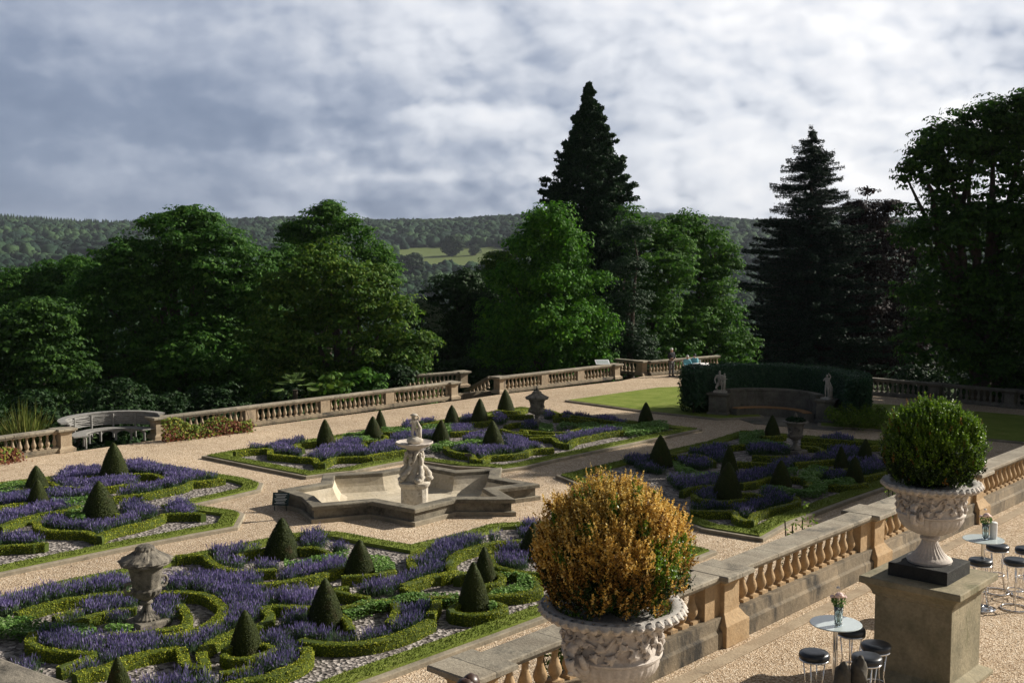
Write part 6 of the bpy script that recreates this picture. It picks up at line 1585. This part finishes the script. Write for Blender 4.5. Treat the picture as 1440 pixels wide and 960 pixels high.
sep = nt.nodes.new('ShaderNodeSeparateXYZ'); nt.links.new(dr, sep.inputs[0]); X, Y, Z = sep.outputs
# cloud deck coordinates: perspective of a flat layer
den = mth('ADD', mth('MAXIMUM', Z, .0), .10)
cx = mth('DIVIDE', X, den); cy = mth('DIVIDE', Y, den)
cmb = nt.nodes.new('ShaderNodeCombineXYZ'); nt.links.new(cx, cmb.inputs[0]); nt.links.new(cy, cmb.inputs[1])
az = mth('ARCTAN2', X, Y); el = mth('ARCSINE', Z)
cmb2 = nt.nodes.new('ShaderNodeCombineXYZ'); nt.links.new(mth('MULTIPLY', az, 1.0), cmb2.inputs[0]); nt.links.new(mth('MULTIPLY', el, 1.55), cmb2.inputs[1])
def nz(vec, scale, det, rough, dist=0, off=(0,0,0)):
    mp = nt.nodes.new('ShaderNodeMapping'); mp.inputs['Location'].default_value = off; nt.links.new(vec, mp.inputs[0])
    n = nt.nodes.new('ShaderNodeTexNoise'); n.noise_dimensions = '2D'; n.inputs['Scale'].default_value = scale; n.inputs['Detail'].default_value = det; n.inputs['Roughness'].default_value = rough
    n.inputs['Distortion'].default_value = dist; nt.links.new(mp.outputs[0], n.inputs[0]); return n.outputs['Fac']
def gauss(a0, e0, sa, se):
    da = mth('DIVIDE', mth('SUBTRACT', az, a0), sa); de = mth('DIVIDE', mth('SUBTRACT', el, e0), se)
    return mth('POWER', 2.718, mth('MULTIPLY', mth('ADD', mth('MULTIPLY', da, da), mth('MULTIPLY', de, de)), -1))
def AE(px, py): d = ray(px, py); d = d/np.linalg.norm(d); return math.atan2(d[0], d[1]), math.asin(d[2])
def warp(vec, scale, amt, off=(0,0,0)):
    mp = nt.nodes.new('ShaderNodeMapping'); mp.inputs['Location'].default_value = off; nt.links.new(vec, mp.inputs[0])
    n = nt.nodes.new('ShaderNodeTexNoise'); n.noise_dimensions = '2D'; n.inputs['Scale'].default_value = scale; n.inputs['Detail'].default_value = 5; nt.links.new(mp.outputs[0], n.inputs[0])
    v = vm('SUBTRACT', n.outputs['Color'], (.5,.5,.5)).outputs[0]; sc = vm('SCALE', v); sc.inputs['Scale'].default_value = amt
    return vm('ADD', vec, sc.outputs[0]).outputs[0]
def billow(vec, scale, off=(0,0,0), det=3):
    mp = nt.nodes.new('ShaderNodeMapping'); mp.inputs['Location'].default_value = off; nt.links.new(vec, mp.inputs[0])
    v = nt.nodes.new('ShaderNodeTexVoronoi'); v.feature = 'F1'; v.voronoi_dimensions = '2D'; v.inputs['Scale'].default_value = scale; v.inputs['Detail'].default_value = det
    v.inputs['Roughness'].default_value = .55; v.normalize = True; nt.links.new(mp.outputs[0], v.inputs['Vector'])
    return mth('SUBTRACT', 1, mth('MULTIPLY', mth('MULTIPLY', v.outputs['Distance'], v.outputs['Distance']), 1.3))
V0 = cmb2.outputs[0]
big = nz(V0, 2.2, 4, .5, 0, (3.1,1.7,0)); med = nz(V0, 5.0, 12, .58, 0, (1,4,0))
Vw = warp(V0, 7, .035, (2,2,0))
tot = mth('ADD', mth('MULTIPLY', mth('SUBTRACT', big, .5), .70), mth('MULTIPLY', mth('SUBTRACT', med, .5), .34))
tot = mth('ADD', tot, .49)
tot = mth('ADD', tot, mth('MULTIPLY', az, .30))
for px, py, sa, se, k in SPOTS:
    a0, e0 = AE(px, py); tot = mth('ADD', tot, mth('MULTIPLY', gauss(a0, e0, sa, se), k))
# billowing cumulus with a lit upper right side and a soft shaded base
def relief(scale, off, step, det=3):
    b0 = billow(Vw, scale, off, det); b1 = billow(Vw, scale, (off[0]+step*.7, off[1]+step, 0), det)
    return mth('SUBTRACT', b0, b1), b0
r1, b1_ = relief(7, (2.4,6.1,0), .025); r2, b2_ = relief(17, (5.4,1.1,0), .011, 2)
calm = mth('ADD', .22, mth('MULTIPLY', mth('ADD', az, .30), 1.3, None, True))
tot = mth('ADD', tot, mth('MULTIPLY', mth('ADD', mth('MULTIPLY', r1, 1.35), mth('MULTIPLY', r2, .9)), calm))
# crisp edged bright heads
hd = mth('ADD', mth('MULTIPLY', b1_, .55), mth('ADD', mth('MULTIPLY', b2_, .20), mth('MULTIPLY', med, .55)))
ed = mth('MULTIPLY', mth('MULTIPLY', mth('SUBTRACT', hd, HEAD0), 9.0, None, True), calm)
tot = mth('ADD', tot, mth('MULTIPLY', ed, HEADK))
r = nt.nodes.new('ShaderNodeValToRGB'); nt.links.new(tot, r.inputs[0]); e_ = r.color_ramp.elements
stops = [(.06,(.085,.112,.17)),(.26,(.135,.165,.228)),(.41,(.235,.262,.322)),(.52,(.335,.355,.40)),(.66,(.425,.44,.475)),(.82,(.49,.495,.515)),(1.0,(.56,.56,.57))]
while len(e_) < len(stops): e_.new(.5)
for i, (p_, c_) in enumerate(stops): e_[i].position = p_; e_[i].color = (*c_, 1)
mx = r; mx_out = r.outputs[0]
# little blue sky between: the Nishita sky, scaled, mixed with the cloud deck
sc_ = nt.nodes.new('ShaderNodeMix'); sc_.data_type = 'RGBA'; sc_.blend_type = 'MULTIPLY'; sc_.inputs[0].default_value = 1
nt.links.new(sky.outputs[0], sc_.inputs[6]); sc_.inputs[7].default_value = (1,1,1,1)
cl = nt.nodes.new('ShaderNodeMix'); cl.data_type = 'RGBA'; cl.blend_type = 'MULTIPLY'; cl.inputs[0].default_value = 1
nt.links.new(mx_out, cl.inputs[6]); CL = 1.28/SKY_K
# unseen sky overhead and behind dimmed to cut ambient fill, front band kept bright
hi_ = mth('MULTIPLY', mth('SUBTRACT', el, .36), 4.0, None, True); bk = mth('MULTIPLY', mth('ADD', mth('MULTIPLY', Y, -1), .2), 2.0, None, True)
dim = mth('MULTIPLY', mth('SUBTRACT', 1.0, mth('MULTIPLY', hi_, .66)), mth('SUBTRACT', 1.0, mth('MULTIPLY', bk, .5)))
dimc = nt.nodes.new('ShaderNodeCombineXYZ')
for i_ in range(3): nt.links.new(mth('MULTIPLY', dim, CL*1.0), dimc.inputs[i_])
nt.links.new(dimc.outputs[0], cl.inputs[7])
fin = nt.nodes.new('ShaderNodeMix'); fin.data_type = 'RGBA'; fin.inputs[0].default_value = .955
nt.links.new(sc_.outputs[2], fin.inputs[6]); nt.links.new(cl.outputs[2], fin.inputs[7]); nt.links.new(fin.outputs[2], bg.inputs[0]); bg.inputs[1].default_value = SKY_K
scn.view_settings.view_transform = 'Standard'; scn.view_settings.look = 'None'; scn.view_settings.gamma = 1; scn.view_settings.exposure = .54
scn.render.engine = 'CYCLES'
try:
    scn.cycles.max_bounces = 6; scn.cycles.transparent_max_bounces = 8; scn.cycles.diffuse_bounces = 3; scn.cycles.volume_bounces = 0
except Exception: pass
